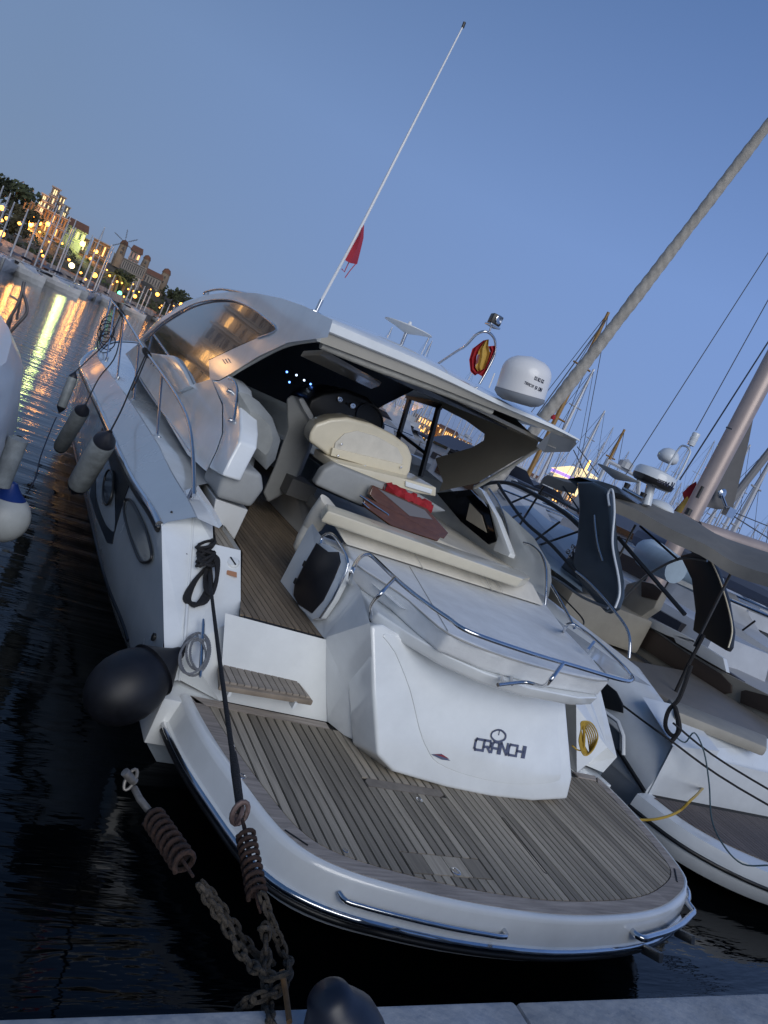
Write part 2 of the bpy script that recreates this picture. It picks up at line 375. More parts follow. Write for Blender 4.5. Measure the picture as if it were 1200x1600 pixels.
# ---- stern quarters (port one measured, starboard one mirrored)
At, Bt, Bb, Ab = PX(1.1, 252, 820), PX(1.3, 303, 797), PX(1.3, 288, 1013), PX(1.2, 257, 1023)
Dt, E_, F_ = PX(1.45, 332, 808), PX(1.6, 376, 860), PX(1.6, 376, 962)
G_ = V((1.58, 3.42, .44)); H_ = PZ(.45, 280, 1062); K_ = V((1.27, 3.45, .47)); J_ = PX(1.585, 352, 966)
W0 = [V((1.12, 3.6, .1)), V((1.12, 4.1, .1))]
def quarter(f, nm='stern_quarter'):
    S1 = PX(1.42, 333, 850); S2 = PX(1.5, 345, 857)
    ps = [At, Bt, Bb, Ab, Dt, E_, F_, G_, H_, K_, J_, V((1.6, 4.6, E_.z)), V((1.6, 4.6, .44)), V((1.14, 3.45, .3)), S1, V((1.1, 4.6, 1.08)), V((1.3, 4.6, 1.26))]
    ps = [f(p) for p in ps]
    m = MB().add(ps, [(0, 1, 2, 3), (3, 2, 8, 9), (1, 4, 14, 2), (14, 5, 6, 10, 7, 8, 2), (5, 11, 12, 7, 10, 6), (0, 15, 16, 1), (4, 16, 1), (4, 11, 16)])
    return m.build(nm, GEL, yacht)
ident = lambda p: V(p)
wing = quarter(ident); wing2 = quarter(mir)
# soft edges of the moulding
MB().tube(cr_pts([Bt, (Bt+Bb)*.5, Bb, H_], 3), .009, 6).build('moulded_edge', GEL, wing, smooth=True)
# cleats, ropes are things of their own; shore-power cap and sticker are parts
nq = (Dt-Bb).cross(E_-Bb).normalized()
if nq.y > 0: nq = -nq
def onw(px, py, lift=0): return PN(nq, Bb, px, py)+nq*lift
MB().lathe([(0, 0), (.038, 0), (.038, .01), (.033, .016), (0, .018)], onw(364, 880), nq, 24).build('fuel_cap', GEL, wing, smooth=True)
MB().obox(onw(364, 880, .02), (onw(368, 886)-onw(360, 874))*.5, nq*.002, nq.cross(onw(368, 886)-onw(360, 874)).normalized()*.004).build('cap_slot', BLACK, wing)
stk = MB().prism([onw(*q, .003) for q in ((354, 891), (370, 895), (370, 903), (354, 898))], nq*.001).build('warning_sticker', mat('sticker', (.45, .22, .12), .5), wing)
for q in ((268, 800), (291, 866)): MB().lathe([(0, 0), (.008, 0), (.006, .008), (0, .009)], PN((At-Ab).cross(Bt-Ab), Ab, *q), (0, -1, 0), 10).build('drain_fitting', BLACK, wing)
for ps in (((316, 984), (312, 1062)),):
    pass

# ---- swim platform
plat = MB()
teak_out = [(1.40, 3.40), (1.42, 3.20), (1.455, 2.98), (1.505, 2.76), (1.575, 2.50), (1.64, 2.35), (1.735, 2.245), (1.88, 2.17), (2.09, 2.11), (2.4, 2.045), (2.75, 2.005), (3.1, 1.995), (3.56, 2.03), (3.9, 2.095), (4.19, 2.20), (4.36, 2.29), (4.47, 2.40), (4.56, 2.62), (4.63, 2.90), (4.675, 3.15), (4.69, 3.40)]
teak_out = [(p.x, p.y) for p in cr_pts([V((*p, 0)) for p in teak_out], 3)]
def offs(poly, d):
    res = []
    for i, p in enumerate(poly):
        a = poly[max(i-1, 0)]; b = poly[min(i+1, len(poly)-1)]; t = V((b[0]-a[0], b[1]-a[1], 0)).normalized(); n = V((t.y, -t.x, 0)); res.append((p[0]+n.x*d, p[1]+n.y*d))
    return res
def wid(i, n):                                     # the port coaming is wider
    x = teak_out[i][0]; return 1.0 if x > 1.75 else 1.0+.5*min(1, (1.75-x)/.3)
if offs(teak_out, .1)[10][0] > teak_out[10][0]: sg = -1
else: sg = 1
ZT = .45
def ring(d, z):
    o = offs(teak_out, d*sg); return [V((teak_out[i][0]+(o[i][0]-teak_out[i][0])*(wid(i, 0) if teak_out[i][0] < 4.3 else .35), teak_out[i][1]+(o[i][1]-teak_out[i][1])*(wid(i, 0) if teak_out[i][0] < 4.3 else .6), z)) for i in range(len(teak_out))]
prof = [(-.02, ZT-.006), (.0, ZT-.002), (.008, ZT+.003), (.024, ZT+.002), (.034, ZT-.006), (.039, ZT-.02), (.040, ZT-.022), (.052, ZT-.135), (.053, ZT-.137), (.064, ZT-.14), (.064, ZT-.18), (.045, ZT-.195), (.03, ZT-.24), (-.12, ZT-.30), (-.5, ZT-.34)]
platform = plat.grid([ring(d, z) for d, z in prof]).build('swim_platform', GEL, yacht, smooth=True)
base = MB().prism([V((p[0], p[1], ZT-.008)) for p in teak_out], (0, 0, -.02)).build('caulking_bed', CAULK, platform)
MB().tube(ring(.066, ZT-.155), .016, 8).build('rub_rail', CHROME, platform, smooth=True)
MB().tube(ring(.062, ZT-.19), .014, 8).build('rub_strip', BLACK, platform, smooth=True)
# margin boards then fore and aft planks
inner = offs(teak_out, -.085*sg); inner = [(x, min(y, 3.315)) for x, y in inner]
outer = offs(teak_out, -.004*sg)
n_ = len(outer); strip_boards(platform, outer, inner, ZT, TEAKX, [0, 9, 14, 20, 27, 33, 40, 48, n_-1])
MB().prism([V((1.42, 3.335, ZT)), V((2.25, 3.335, ZT)), V((2.25, 3.40, ZT)), V((1.40, 3.40, ZT))], (0, 0, -.009)).build('margin_board', TEAKX, platform)
MB().prism([V((4.42, 3.345, ZT)), V((4.62, 3.345, ZT)), V((4.67, 3.41, ZT)), V((4.42, 3.41, ZT))], (0, 0, -.009)).build('margin_board', TEAKX, platform)
ip = offs(teak_out, -.091*sg); ip = [(x, min(y, 3.33)) for x, y in ip]
hA = PZ(ZT, 583, 1240); hB = PZ(ZT, 700, 1258)
snap = lambda x: 1.50+.055*round((x-1.50)/.055)
hatch = (snap(hA.x-.02), 2.81, snap(hB.x+.02)-.0115, 2.89)
lad = (snap(PZ(ZT, 655, 1385).x), 2.19, snap(PZ(ZT, 800, 1405).x)-.0115, 2.33)
planks(platform, ip, ZT, .055, .0115, TEAK, 0, start=1.50, th=.009, holes=[hatch, lad])
def board(pts, nm='margin_board', m=TEAKX): return MB().prism([V((*p, ZT)) for p in pts], (0, 0, -.009)).build(nm, m, platform)
hx0, hy0, hx1, hy1 = hatch
board([(hx0+.005, hy0+.005), (hx1-.05, hy0+.005), (hx1-.005, hy0+.03), (hx1-.005, hy1-.005), (hx0+.03, hy1-.005), (hx0+.005, hy1-.03)], 'hatch_board', mat('teak_hatch', (.24, .21, .18), .7, noise=.3, nscale=12))
lx0, ly0, lx1, ly1 = lad
nb = 4
for k in range(nb):
    x0 = lx0+(lx1-lx0)*k/nb; x1 = lx0+(lx1-lx0)*(k+1)/nb
    board([(x0+.003, 2.196), (x1-.003, 2.196), (x1-.003, 2.324), (x0+.003, 2.324)], 'ladder_hatch_board', TEAK)
for q, s in (((712, 1362), 1), ((655, 1250), .8), ((540, 1330), .5), ((362, 1165), .7), ((378, 1213), .8)):
    c = PZ(ZT, *q); f = MB().lathe([(.026*s, -.004), (.026*s, .003), (.02*s, .004), (.018*s, -.001), (0, -.001)], c, (0, 0, 1), 20).build('deck_fitting', CHROME, platform, smooth=True)
for q in (((800, 1300), (852, 1365)),):
    a, b = PZ(ZT+.001, 786, 1279), PZ(ZT+.001, 852, 1363); d = (b-a).normalized(); n = V((-d.y, d.x, 0))*.011
    MB().tube([a+n, b+n, b+d*.01, b-n, a-n, a-d*.01], .0022, 6, closed=True).build('slot_edge', BLACK, platform)
a, b = PZ(ZT+.001, 445, 1297), PZ(ZT+.001, 481, 1321); MB().tube([a, b], .0045, 6).build('fairlead_slot', BLACK, platform)
a, b = PZ(ZT+.001, 1054, 1358), PZ(ZT+.001, 1058, 1378); MB().tube([a, b], .006, 6).build('fairlead_slot', BLACK, platform)
# grab rail and boarding ladder on the aft face
def nearring(px, py, d, z):
    p = PZ(z, px, py); return p
ra = ring(.085, ZT-.075)
def seg_ring(x0, x1, r): return [p for p in r if x0 <= p.x <= x1 and p.y < 2.45]
s = seg_ring(1.80, 2.66, ra); rail('grab_rail', [ring(.05, ZT-.075)[0]*0+V((s[0].x-.02, s[0].y+.04, ZT-.07))]+s+[V((s[-1].x+.02, s[-1].y+.05, ZT-.075))], .0115, CHROME, platform, n=3)
s = seg_ring(3.55, 4.50, ring(.10, ZT-.06)); lr = rail('boarding_ladder', [V((s[0].x-.01, s[0].y+.07, ZT-.07))]+s+[V((s[-1].x+.03, s[-1].y+.08, ZT-.05))], .017, CHROME, platform, n=3)
for px in (3.72, 4.1):
    c = min(ra, key=lambda p: abs(p.x-px)); c = V(c)+V((0, -.05, -.06)); MB().obox(c, V((.016, 0, 0)), V((.02, .06, -.03)), V((0, .01, .02))).build('ladder_bracket', mat('steel_dark', (.2, .21, .22), .35, metal=.8), lr)
for pts in (((760, 1000), (800, 1010)),): pass

MB().box((1.25, 3.34, .17), (1.60, 3.62, .436)).build('corner_moulding', GEL, platform, bevel=.01)
MB().box((4.46, 3.34, .17), (4.80, 3.62, .436)).build('corner_moulding', GEL, platform, bevel=.01)
# ---- step well, teak step, threshold
MB().add([(1.58, 3.43, .44), (2.28, 3.43, .44), PZ(.9, 515, 1001), PZ(.9, 352, 958)], [(0, 1, 2, 3)]).build('step_well', GEL, yacht)
st = [PZ(.63, 344, 1035), PZ(.63, 463, 1058), PZ(.63, 491, 1093), PZ(.63, 345, 1068)]
step = MB().prism([p+V((0, 0, -.01)) for p in st], (0, 0, -.03)).build('boarding_step', mat('teak_edge', (.27, .22, .17), .7, noise=.3), yacht, bevel=.006)
stp = [(p.x, p.y) for p in st]; cxm = sum(p[0] for p in stp)/4; cym = sum(p[1] for p in stp)/4
stin = [(cxm+(p[0]-cxm)*.93, cym+(p[1]-cym)*.78) for p in stp]
planks(step, stin, .632, .043, .006, mat('step_teak', (.30, .26, .22), .75, noise=.2, nscale=8, var=.2), 0, th=.012, name='plank')
for q in ((362, 1078), (463, 1098)):
    c = PZ(.60, *q); MB().obox(c+V((0, .03, -.02)), (.008, 0, 0), (0, .03, 0), (0, 0, .02)).build('step_bracket', GEL, step)
sole = [PZ(.9, *q) for q in ((378, 963), (379, 862), (366, 838), (388, 796), (398, 770), (415, 775), (476, 842), (470, 858), (437, 908), (506, 997))]
sole2 = [(p.x, p.y) for p in sole]
cs = MB().prism([V((x, y, .885)) for x, y in sole2], (0, 0, -.03)).build('cockpit_sole', CAULK, yacht)
MB().tube([PZ(.9, 380, 964), PZ(.9, 505, 997)], .007, 6).build('sole_edge', BLACK, cs)
planks(cs, [(x, y+(.03 if y < 3.7 else 0)) for x, y in sole2], .9, .046, .007, TEAKW, 0, start=1.43, th=.01)
MB().box((1.3, 4.2, .80), (4.6, 10, .87)).build('cabin_floor', mat('cabin_floor_wood', (.05, .038, .028), .5, noise=.4, grain=(30, 2, 30)), yacht)
sd = [PZ(1.06, *q) for q in ((332, 806), (337, 848), (344, 856), (374, 862), (352, 822))]
sdm = MB().prism(sd, (0, 0, -.06)).build('side_step', GEL, yacht)
planks(sdm, [(p.x, p.y) for p in sd], 1.068, .045, .005, TEAK, 0, th=.006)

# ---- garage block with the sunpad
b0 = V((2.27, 3.41, .45)); R0 = PY(3.05, 589, 1172); R1 = PY(3.15, 578, 973); R2 = PY(3.45, 563, 920)
t0 = PX(2.07, 506, 997); t1 = PZ(.9, 438, 908); t2 = V((2.12, 4.45, 1.35)); b1 = PZ(.455, 538, 1149); t3 = V((2.1, 3.9, 1.3))
blk = MB().add([b0, t0, t1, t2, t3, R2, R1, R0, b1], [(0, 1, 7, 8), (1, 6, 7), (1, 5, 6), (1, 4, 5), (1, 2, 3, 4)])
blk.add([b0, t0, V((2.2, 4.6, .9)), V((2.3, 4.6, .45))], [(0, 1, 2, 3)])
blk.add([V((2.15, 4.45, 1.28)), V((4.6, 4.45, 1.28)), V((4.6, 3.3, 1.28)), V((2.3, 3.3, 1.28))], [(0, 1, 2, 3)])
block = blk.build('garage_block', GEL, yacht)
nD = V((0, 1, -.38)); pD = V((3.0, 2.92, .50))
def D(px, py, lift=0): p = PN(nD, pD, px, py); return p-nD.normalized()*lift
door_px = [(590, 1180), (615, 1206), (700, 1231), (768, 1245), (833, 1252), (887, 1249), (895, 1215), (884, 1088), (860, 1060), (780, 1052), (690, 1022), (640, 1000), (600, 975), (580, 978), (583, 1080)]
door = MB().prism([D(*q) for q in door_px], nD.normalized()*.28).build('garage_door', GEL, yacht, bevel=.022, bseg=3)
rec_px = [(600, 990), (617, 1020), (640, 1078), (655, 1140), (668, 1172), (684, 1192), (730, 1211), (800, 1225), (864, 1222), (876, 1205), (870, 1140), (865, 1080), (780, 1058), (690, 1022)]
MB().prism([D(*q, .007) for q in cr_pts([V((*q, 0)) for q in rec_px], 3, True) for q in [(q[0], q[1])]], nD.normalized()*.02).build('door_panel', GEL, door, bevel=.006, bseg=2)
INK = mat('grey_blue_lettering', (.085, .10, .17), .5)
def strokes(glyphs, origin, rt, up, h, wd, gap, th, m, parent, name='lettering', lift=.001):
    rt = V(rt).normalized(); up = V(up); up = (up-rt*up.dot(rt)).normalized(); nn = rt.cross(up); mb = MB(); x = 0
    for gl in glyphs:
        for pl in GL[gl][1]:
            for a, b in zip(pl, pl[1:]):
                A = origin+rt*(x+a[0]*wd)+up*a[1]*h; B = origin+rt*(x+b[0]*wd)+up*b[1]*h; d = (B-A); L_ = d.length; d.normalize(); s_ = nn.cross(d)
                mb.obox((A+B)*.5+nn*lift, d*(L_/2+th*.5), s_*th*.5, nn*.0008)
        x += GL[gl][0]*wd+gap
    return mb.build(name, m, parent)
GL = {'C': (1, [[(1, 1), (.15, 1), (0, .85), (0, .15), (.15, 0), (1, 0)]]), 'R': (1, [[(0, 0), (0, 1), (.85, 1), (1, .85), (1, .55), (.85, .4), (0, .4)], [(.55, .4), (1, 0)]]),
      'A': (1, [[(0, 0), (0, .8), (.2, 1), (.8, 1), (1, .8), (1, 0)], [(0, .4), (1, .4)]]), 'N': (1, [[(0, 0), (0, 1), (1, 0), (1, 1)]]), 'H': (1, [[(0, 0), (0, 1)], [(0, .5), (1, .5)], [(1, 0), (1, 1)]]), 'I': (0.05, [[(0, 0), (0, 1)]]),
      'T': (1, [[(0, 1), (1, 1)], [(.5, 0), (.5, 1)]]), 'V': (1, [[(0, 1), (.5, 0), (1, 1)]]), 'S': (1, [[(1, 1), (0, 1), (0, .5), (1, .5), (1, 0), (0, 0)]]), 'O': (1, [[(0, 0), (0, 1), (1, 1), (1, 0), (0, 0)]]),
      'K': (1, [[(0, 0), (0, 1)], [(1, 1), (0, .45), (1, 0)]]), 'G': (1, [[(1, 1), (0, 1), (0, 0), (1, 0), (1, .5), (.5, .5)]]), 'M': (1, [[(0, 0), (0, 1), (.5, .4), (1, 1), (1, 0)]]), 'B': (1, [[(0, 0), (0, 1), (.8, 1), (.9, .75), (.8, .5), (0, .5)], [(.8, .5), (1, .25), (.8, 0), (0, 0)]])}
o_, r_, u_ = D(739, 1170, .012), D(819, 1183)-D(739, 1170), D(741, 1155)-D(739, 1170)
L7 = r_.length; wd = L7/8.0; strokes('CRANCHI', o_, r_, u_, wd*1.15, wd, wd*.29, wd*.27, INK, door)
ce = D(777, 1149, .012); rx = (D(788, 1151, .012)-ce); ry = (D(779, 1140, .012)-ce)
hexa = [ce+rx*math.cos(a)*(1 if abs(math.sin(a)) < .7 else .9)+ry*math.sin(a)*1.0 for a in [2*math.pi*k/24 for k in range(24)]]
MB().tube(hexa, .0065, 6, closed=True, flat=.6).build('emblem', INK, door)
MB().tube([ce+ry*.9, ce+ry*.1], .0025, 6).build('emblem', INK, door)
MB().prism([D(672, 1178, .012), D(688, 1177, .012), D(702, 1188, .012), D(688, 1186, .012)], nD*.002).build('pinstripe_mark', INK, door)
MB().prism([D(676, 1177.5, .0145), D(690, 1178.5, .0145), D(700, 1185, .0145), D(688, 1181, .0145)], nD*.001).build('pinstripe_mark', mat('stripe_red', (.25, .02, .03), .5), door)
o_ = D(845, 1217, .003); r_ = D(866, 1219)-D(845, 1217); wd = r_.length/8.2; strokes('CRANCHI', o_, r_, D(845, 1210)-D(845, 1217), wd*1.3, wd, wd*.28, wd*.28, BLACK, door)
for q in ((667, 1006), (718, 1033), (528, 997)):
    pass
# moulded lip under the cushions
lip_px = [(556, 915), (590, 957), (640, 990), (700, 1025), (760, 1052), (830, 1075), (905, 1090), (935, 1090), (900, 1020), (800, 960), (620, 880)]
MB().prism([PZ(1.205, *q) for q in lip_px], (0, 0.03, -.075)).build('sunpad_base', GEL, block, bevel=.02, bseg=3)
pad_px = [(537, 847), (553, 878), (625, 926), (665, 960), (703, 990), (773, 1020), (870, 1049), (953, 1064), (930, 1032), (885, 985), (853, 943)]
pad = MB().prism([PZ(1.33, *q) for q in pad_px], (0, .03, -.125)).build('sunpad_cushion', VINYLB, block, bevel=.028, bseg=4)
MB().tube([p+V((0, .008, -.006)) for p in cr_pts([PZ(1.33, *q) for q in pad_px[:9]], 3)], .005, 6).build('piping', mat('piping', (.42, .41, .38), .6), pad, smooth=True)
for q in (((703, 995), (703, 1018)), ((773, 1024), (770, 1047)), ((866, 1050), (862, 1078)), ((620, 930), (618, 962))):
    pass
def seam(pts, m, parent, r=.0035): return MB().tube(pts, r, 5).build('seam', m, parent, smooth=True)
PIPE = mat('piping', (.42, .41, .38), .6)
zt = 1.332
seam([PZ(zt, 700, 986), PZ(zt, 640, 885)], PIPE, pad, .0025)
bk = [PZ(1.47, 512, 803), PZ(1.47, 833, 913), PZ(1.34, 852, 949), PZ(1.34, 541, 852)]
bkc = MB().prism(bk, (0.0, .13, .02)).build('backrest_cushion', VINYL, block, bevel=.03, bseg=4)
for k_a in (.33, .68): MB().tube([bk[0].lerp(bk[1], k_a)+V((0, .12, .03)), bk[0].lerp(bk[1], k_a)+V((0, .0, .002)), bk[3].lerp(bk[2], k_a)-V((0, .006, 0))], .004, 5).build('seam', mat('piping', (.42, .41, .38), .6), bkc, smooth=True)
dv = (bk[1]-bk[0]); uv = (bk[0]-bk[3])
mb = MB()
for k in range(3):
    q = bk[3]+dv*(.68+.018*k)+uv*(.38-.02*k)-V((0, .012, 0)); mb.tube([q+dv.normalized()*.10*math.cos(a)*(1-.2*k)+uv*.28*math.sin(a) for a in [2*math.pi*j/20 for j in range(20)]], .0016, 4, closed=True)
mb.build('embossed_emblem', PIPE, bkc)
tp = [PZ(1.50, 512, 786), PZ(1.50, 818, 899), PZ(1.47, 817, 910), PZ(1.47, 512, 799)]
MB().prism([PZ(1.53, *q) for q in ((510, 786), (818, 893), (830, 903), (818, 905), (512, 798))], (0, .03, -.09)).build('backrest_cap', CREAM, block, bevel=.02, bseg=3)
for a, b in (((512, 785), (488, 822)), ((486, 826), (473, 856))):
    A, B = PX(2.16, *a), PX(2.16, *b); MB().tube([A+V((.02, 0, -.03)), A, A.lerp(B, .5), B, B+V((.02, 0, -.03))], [.05, .07, .073, .07, .05], 14).build('rolled_bolster', VINYL, block, smooth=True)
# gate leaf folded against the block
gx = 2.03
gpx = [(498, 846), (515, 852), (530, 862), (543, 872), (543, 890), (520, 935), (500, 965), (487, 968), (468, 950), (456, 930), (459, 908), (475, 880)]
gate = MB().prism(PXs(gx, *gpx), (.045, 0, 0)).build('cockpit_gate', GEL, yacht, bevel=.01)
MB().prism(PXs(gx-.008, (494, 848), (512, 862), (528, 862), (531, 878), (520, 905), (504, 938), (486, 958), (465, 944), (458, 930), (460, 912), (476, 880)), (.012, 0, 0)).build('gate_panel', mat('gate_black', (.008, .009, .014), .35), gate, bevel=.004)
for q in ((476, 881), (462, 908)): MB().obox(PX(gx-.01, *q), (.008, 0, 0), (0, .012, .0), (0, 0, .018)).build('gate_hinge', BLACK, gate)
rail('gate_handle', PXs(gx, (501, 850), (503, 840), (511, 834), (520, 836), (531, 850), (541, 868), (544, 884)), .0095, CHROME, gate)
MB().tube(PXs(gx-.006, (544, 880), (541, 893), (520, 936), (500, 966)), .007, 8).build('gate_trim', CHROME, gate, smooth=True)
# rails round the sunpad
zr = 1.43
rail('sunpad_rail', [PZ(1.25, 546, 912)]+PZs(zr, (550, 893), (560, 874), (570, 867), (582, 870), (617, 903), (653, 933), (700, 966), (735, 988), (830, 1021), (895, 1040), (955, 1058), (980, 1064), (988, 1061), (984, 1053), (970, 1037), (928, 998), (900, 978), (890, 975), (884, 979))+[PZ(1.3, 880, 989)], .0125, CHROME, block, n=5)
rail('rail_support', [PZ(zr, 617, 903), PZ(1.38, 597, 925), PZ(1.28, 581, 945), PZ(1.2, 580, 963)], .011, CHROME, block)
rail('rail_support', [PZ(zr, 880, 1036), PZ(1.36, 862, 1060), PZ(1.28, 848, 1072), PZ(1.24, 820, 1066), PZ(1.2, 778, 1070)], .011, CHROME, block)
for q in ((784, 1055), (799, 1058)): MB().tube([PZ(1.22, q[0], q[1]), PZ(1.2, q[0]+1, q[1]+12)], .008, 8).build('rail_stud', CHROME, block)
rail('rail_support', [PZ(zr, 928, 1003), PZ(1.38, 918, 1016)], .011, CHROME, block)
for q in ((667, 1006), (718, 1034)):
    MB().lathe([(0, 0), (.008, 0), (0, .004)], D(q[0], q[1]+8, .01), -nD, 10).build('drain_fitting', BLACK, block)

# ---- cabin side, window, hardtop
fx = lambda z: 1.45+.12*(z-1.7)
def SX(px, py, dx=0):
    p = PX(1.5, px, py)
    for _ in range(3): p = PX(fx(p.z)+dx, px, py)
    return p
ht = empty
Upx = [(214, 535), (233, 515), (250, 498), (287, 474), (322, 461), (360, 456), (400, 458), (440, 466), (475, 478)]
Wpx = [(221, 533), (236, 519), (253, 504), (290, 481), (322, 470), (357, 468), (387, 478), (412, 495), (432, 515)]
mb = MB(); mb.grid([[SX(*q, .25)+V((0, 0, .02)) for q in Upx], [SX(*q) for q in Upx], [SX(*q) for q in Wpx]])
# fascia aft of the window, down to the opening edge and the pillar
fp = [SX(*q) for q in ((432, 515), (475, 478), (520, 500), (512, 527), (450, 535), (403, 557), (357, 586), (342, 594), (328, 593), (326, 563), (373, 541))]
mb.add(fp, [(0, 1, 2), (0, 2, 3), (0, 3, 4), (0, 4, 5), (0, 5, 10), (10, 5, 6), (10, 6, 9), (9, 6, 7), (9, 7, 8)])
side = mb.build('hardtop_side', GEL, yacht, smooth=False)
me = side.data
bm = bmesh.new(); bm.from_mesh(me); bmesh.ops.remove_doubles(bm, verts=bm.verts, dist=.001); bm.to_mesh(me); bm.free()
mirr = me.copy()
bm = bmesh.new(); bm.from_mesh(mirr)
for v in bm.verts: v.co = mir(v.co)
bm.to_mesh(mirr); bm.free()
rail('opening_trim', [SX(*q, .03) for q in ((360, 600), (359, 588), (403, 561), (448, 539), (498, 530))], .016, mat('trim_cream', (.5, .49, .44), .4), side)
# side window: dark glass with chrome trim, it mirrors the shore
gpx = [(222, 532), (236, 519), (253, 505), (290, 482), (322, 471), (357, 469), (387, 479), (412, 496), (431, 515), (373, 540), (326, 562), (330, 592), (298, 602), (285, 575), (272, 556), (233, 553)]
GLS = mat('smoked_side_glass', (.012, .012, .014), .02, coat=1, bump=.035, bscale=2.5)
GLS.node_tree.nodes['Principled BSDF'].inputs['Specular IOR Level'].default_value = 1.0
GLS.node_tree.nodes['Principled BSDF'].inputs['Coat IOR'].default_value = 1.9
win = MB().prism([SX(*q, .012) for q in gpx], (.012, 0, 0)).build('side_window', GLS, side)
rail('window_trim', [SX(*q, -.006) for q in [(214, 541)]+Wpx+[(403, 528)]], .0085, CHROME, side, n=4)
# pillar below the fascia
pil = MB().prism([SX(*q) for q in ((328, 592), (342, 594), (357, 586), (369, 600), (376, 640), (377, 668), (374, 690), (358, 720), (347, 743), (325, 731), (338, 704), (347, 677), (347, 633))], (.14, 0.03, 0)).build('hardtop_pillar', GEL, yacht, bevel=.02, bseg=3)
rail('pillar_handle', [SX(*q, -.03) for q in ((358, 592), (366, 596), (371, 612), (368, 640), (365, 658))], .010, CHROME, pil)
for q in ((361, 612), (364, 658)): MB().lathe([(.016, 0), (.016, .03), (0, .032)], SX(*q, 0), (-1, 0, 0), 12).build('handle_foot', CHROME, pil, smooth=True)
DK = [(195, 556), (222, 594), (247, 632), (270, 672), (293, 710), (322, 735)]
TPx = [(216, 540), (233, 552), (272, 556), (298, 602), (330, 592), (346, 633)]
dk = [PX(1.50, *q) for q in DK]
cab = MB()
cpoly = [SX(*q) for q in ((196, 553), (222, 532), (233, 552), (272, 556), (298, 602), (330, 592), (347, 633), (347, 677), (338, 704), (325, 731), (322, 736), (293, 710), (270, 672), (247, 632), (222, 594))]
cab.add(cpoly, [(0, 1, 2, 14), (2, 3, 13, 14), (3, 4, 12, 13), (4, 5, 11, 12), (5, 6, 7, 11), (7, 8, 11), (8, 9, 10, 11)])
cabin = cab.build('cabin_side', GEL, yacht)
cm = cabin.data.copy(); bm = bmesh.new(); bm.from_mesh(cm)
for v in bm.verts: v.co = mir(v.co)
bm.to_mesh(cm); bm.free()
# raised white facet in front of the window
fc = [SX(*q, -.04) for q in ((213, 550), (233, 551), (272, 556), (285, 576), (297, 603), (277, 612), (245, 565))]
MB().prism(fc, (.05, 0, 0)).build('cabin_shoulder', GEL, cabin, bevel=.008)
for dx in (0, 4, 8): MB().tube([SX(235+dx, 569+dx*.8, -.045), SX(239+dx, 566+dx*.8, -.045)], .004, 5).build('vent_slot', BLACK, cabin)
for k in range(3): MB().tube([SX(348+k*4, 562-k, -.003), SX(352+k*4, 568-k, -.003)], .003, 5).build('cabin_lettering', INK, side)
# coachroof and foredeck ahead of the windscreen
cr_ = []
for Y, hw, z in ((10.2, 1.45, 1.85), (11.2, 1.25, 1.72), (12.2, .95, 1.55), (13.2, .6, 1.4), (14.1, .25, 1.33)):
    cr_.append([V((XC-hw, Y, 1.22)), V((XC-hw*.93, Y, z-.08)), V((XC-hw*.8, Y, z)), V((XC, Y, z+.06)), V((XC+hw*.8, Y, z)), V((XC+hw*.93, Y, z-.08)), V((XC+hw, Y, 1.22))])
MB().grid(cr_).build('coachroof', GEL, yacht, smooth=True)
# roof shell: cambered, aft lip, windscreen
aft_lo = cr_pts(PYs(5.0, (498, 534), (585, 567), (680, 603), (780, 643), (860, 675), (899, 690)), 4)
aft_up = cr_pts(PYs(5.0, (485, 484), (565, 519), (665, 563), (772, 620), (855, 658), (901, 684)), 4)
def bulge(r): return [V((p.x, p.y+.25*((p.x-3.1)/1.4)**2, p.z)) for p in r]
lo, up = aft_lo, aft_up
roofrows = [[p+V((0, .16, .03)) for p in lo], [p.lerp(q, .0)+V((0, .02, .0)) for p, q in zip(lo, up)], [p.lerp(q, .45)+V((0, -.02, 0)) for p, q in zip(lo, up)]]
MB().grid(roofrows).build('roof_lip', mat('lip_beige_gelcoat', (.55, .52, .45), .35, coat=.3, noise=.05), yacht, smooth=True)  # lower part of the lip in beige
roofrows = [[p.lerp(q, .44)+V((0, -.035, 0)) for p, q in zip(lo, up)], [p.lerp(q, .5)+V((0, -.05, 0)) for p, q in zip(lo, up)], [p.lerp(q, .85)+V((0, -.045, 0)) for p, q in zip(lo, up)], up]
for dy, dz in ((.25, .05), (1.0, .12), (2.0, .12), (3.0, .02), (3.4, -.06)):
    roofrows.append([V((XC+(p.x-XC)*(1+(.10 if p.x > XC else .0)*min(dy, 1)), p.y+dy, p.z+dz*(1-min(1, abs((p.x-XC)/1.5))**3)-.07*min(1, abs((p.x-XC)/1.5))**3*dy)) for p in up])
roof = MB().grid(roofrows).build('hardtop_roof', GEL, yacht, smooth=True)
# starboard tip of the roof overhang
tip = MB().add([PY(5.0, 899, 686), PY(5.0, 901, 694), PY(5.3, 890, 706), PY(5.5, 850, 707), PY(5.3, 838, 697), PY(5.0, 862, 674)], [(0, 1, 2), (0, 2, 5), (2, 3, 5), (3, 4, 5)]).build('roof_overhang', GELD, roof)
MB().prism([V((2.0, 5.25, 2.60)), V((4.5, 5.3, 2.66)), V((4.5, 8.3, 2.72)), V((2.0, 8.3, 2.68))], (0, 0, -.03)).build('headliner', LINER, roof)
MB().prism([V((2.3, 5.45, 2.585)), V((4.0, 5.45, 2.61)), V((3.9, 7.6, 2.67)), V((2.3, 7.6, 2.66))], (0, 0, -.015)).build('sunroof_blind', BLACK, roof)
rail('sunroof_track', [V((2.2, 5.4, 2.56)), V((2.2, 7.8, 2.64))], .02, mat('track_grey', (.2, .2, .19), .4), roof)
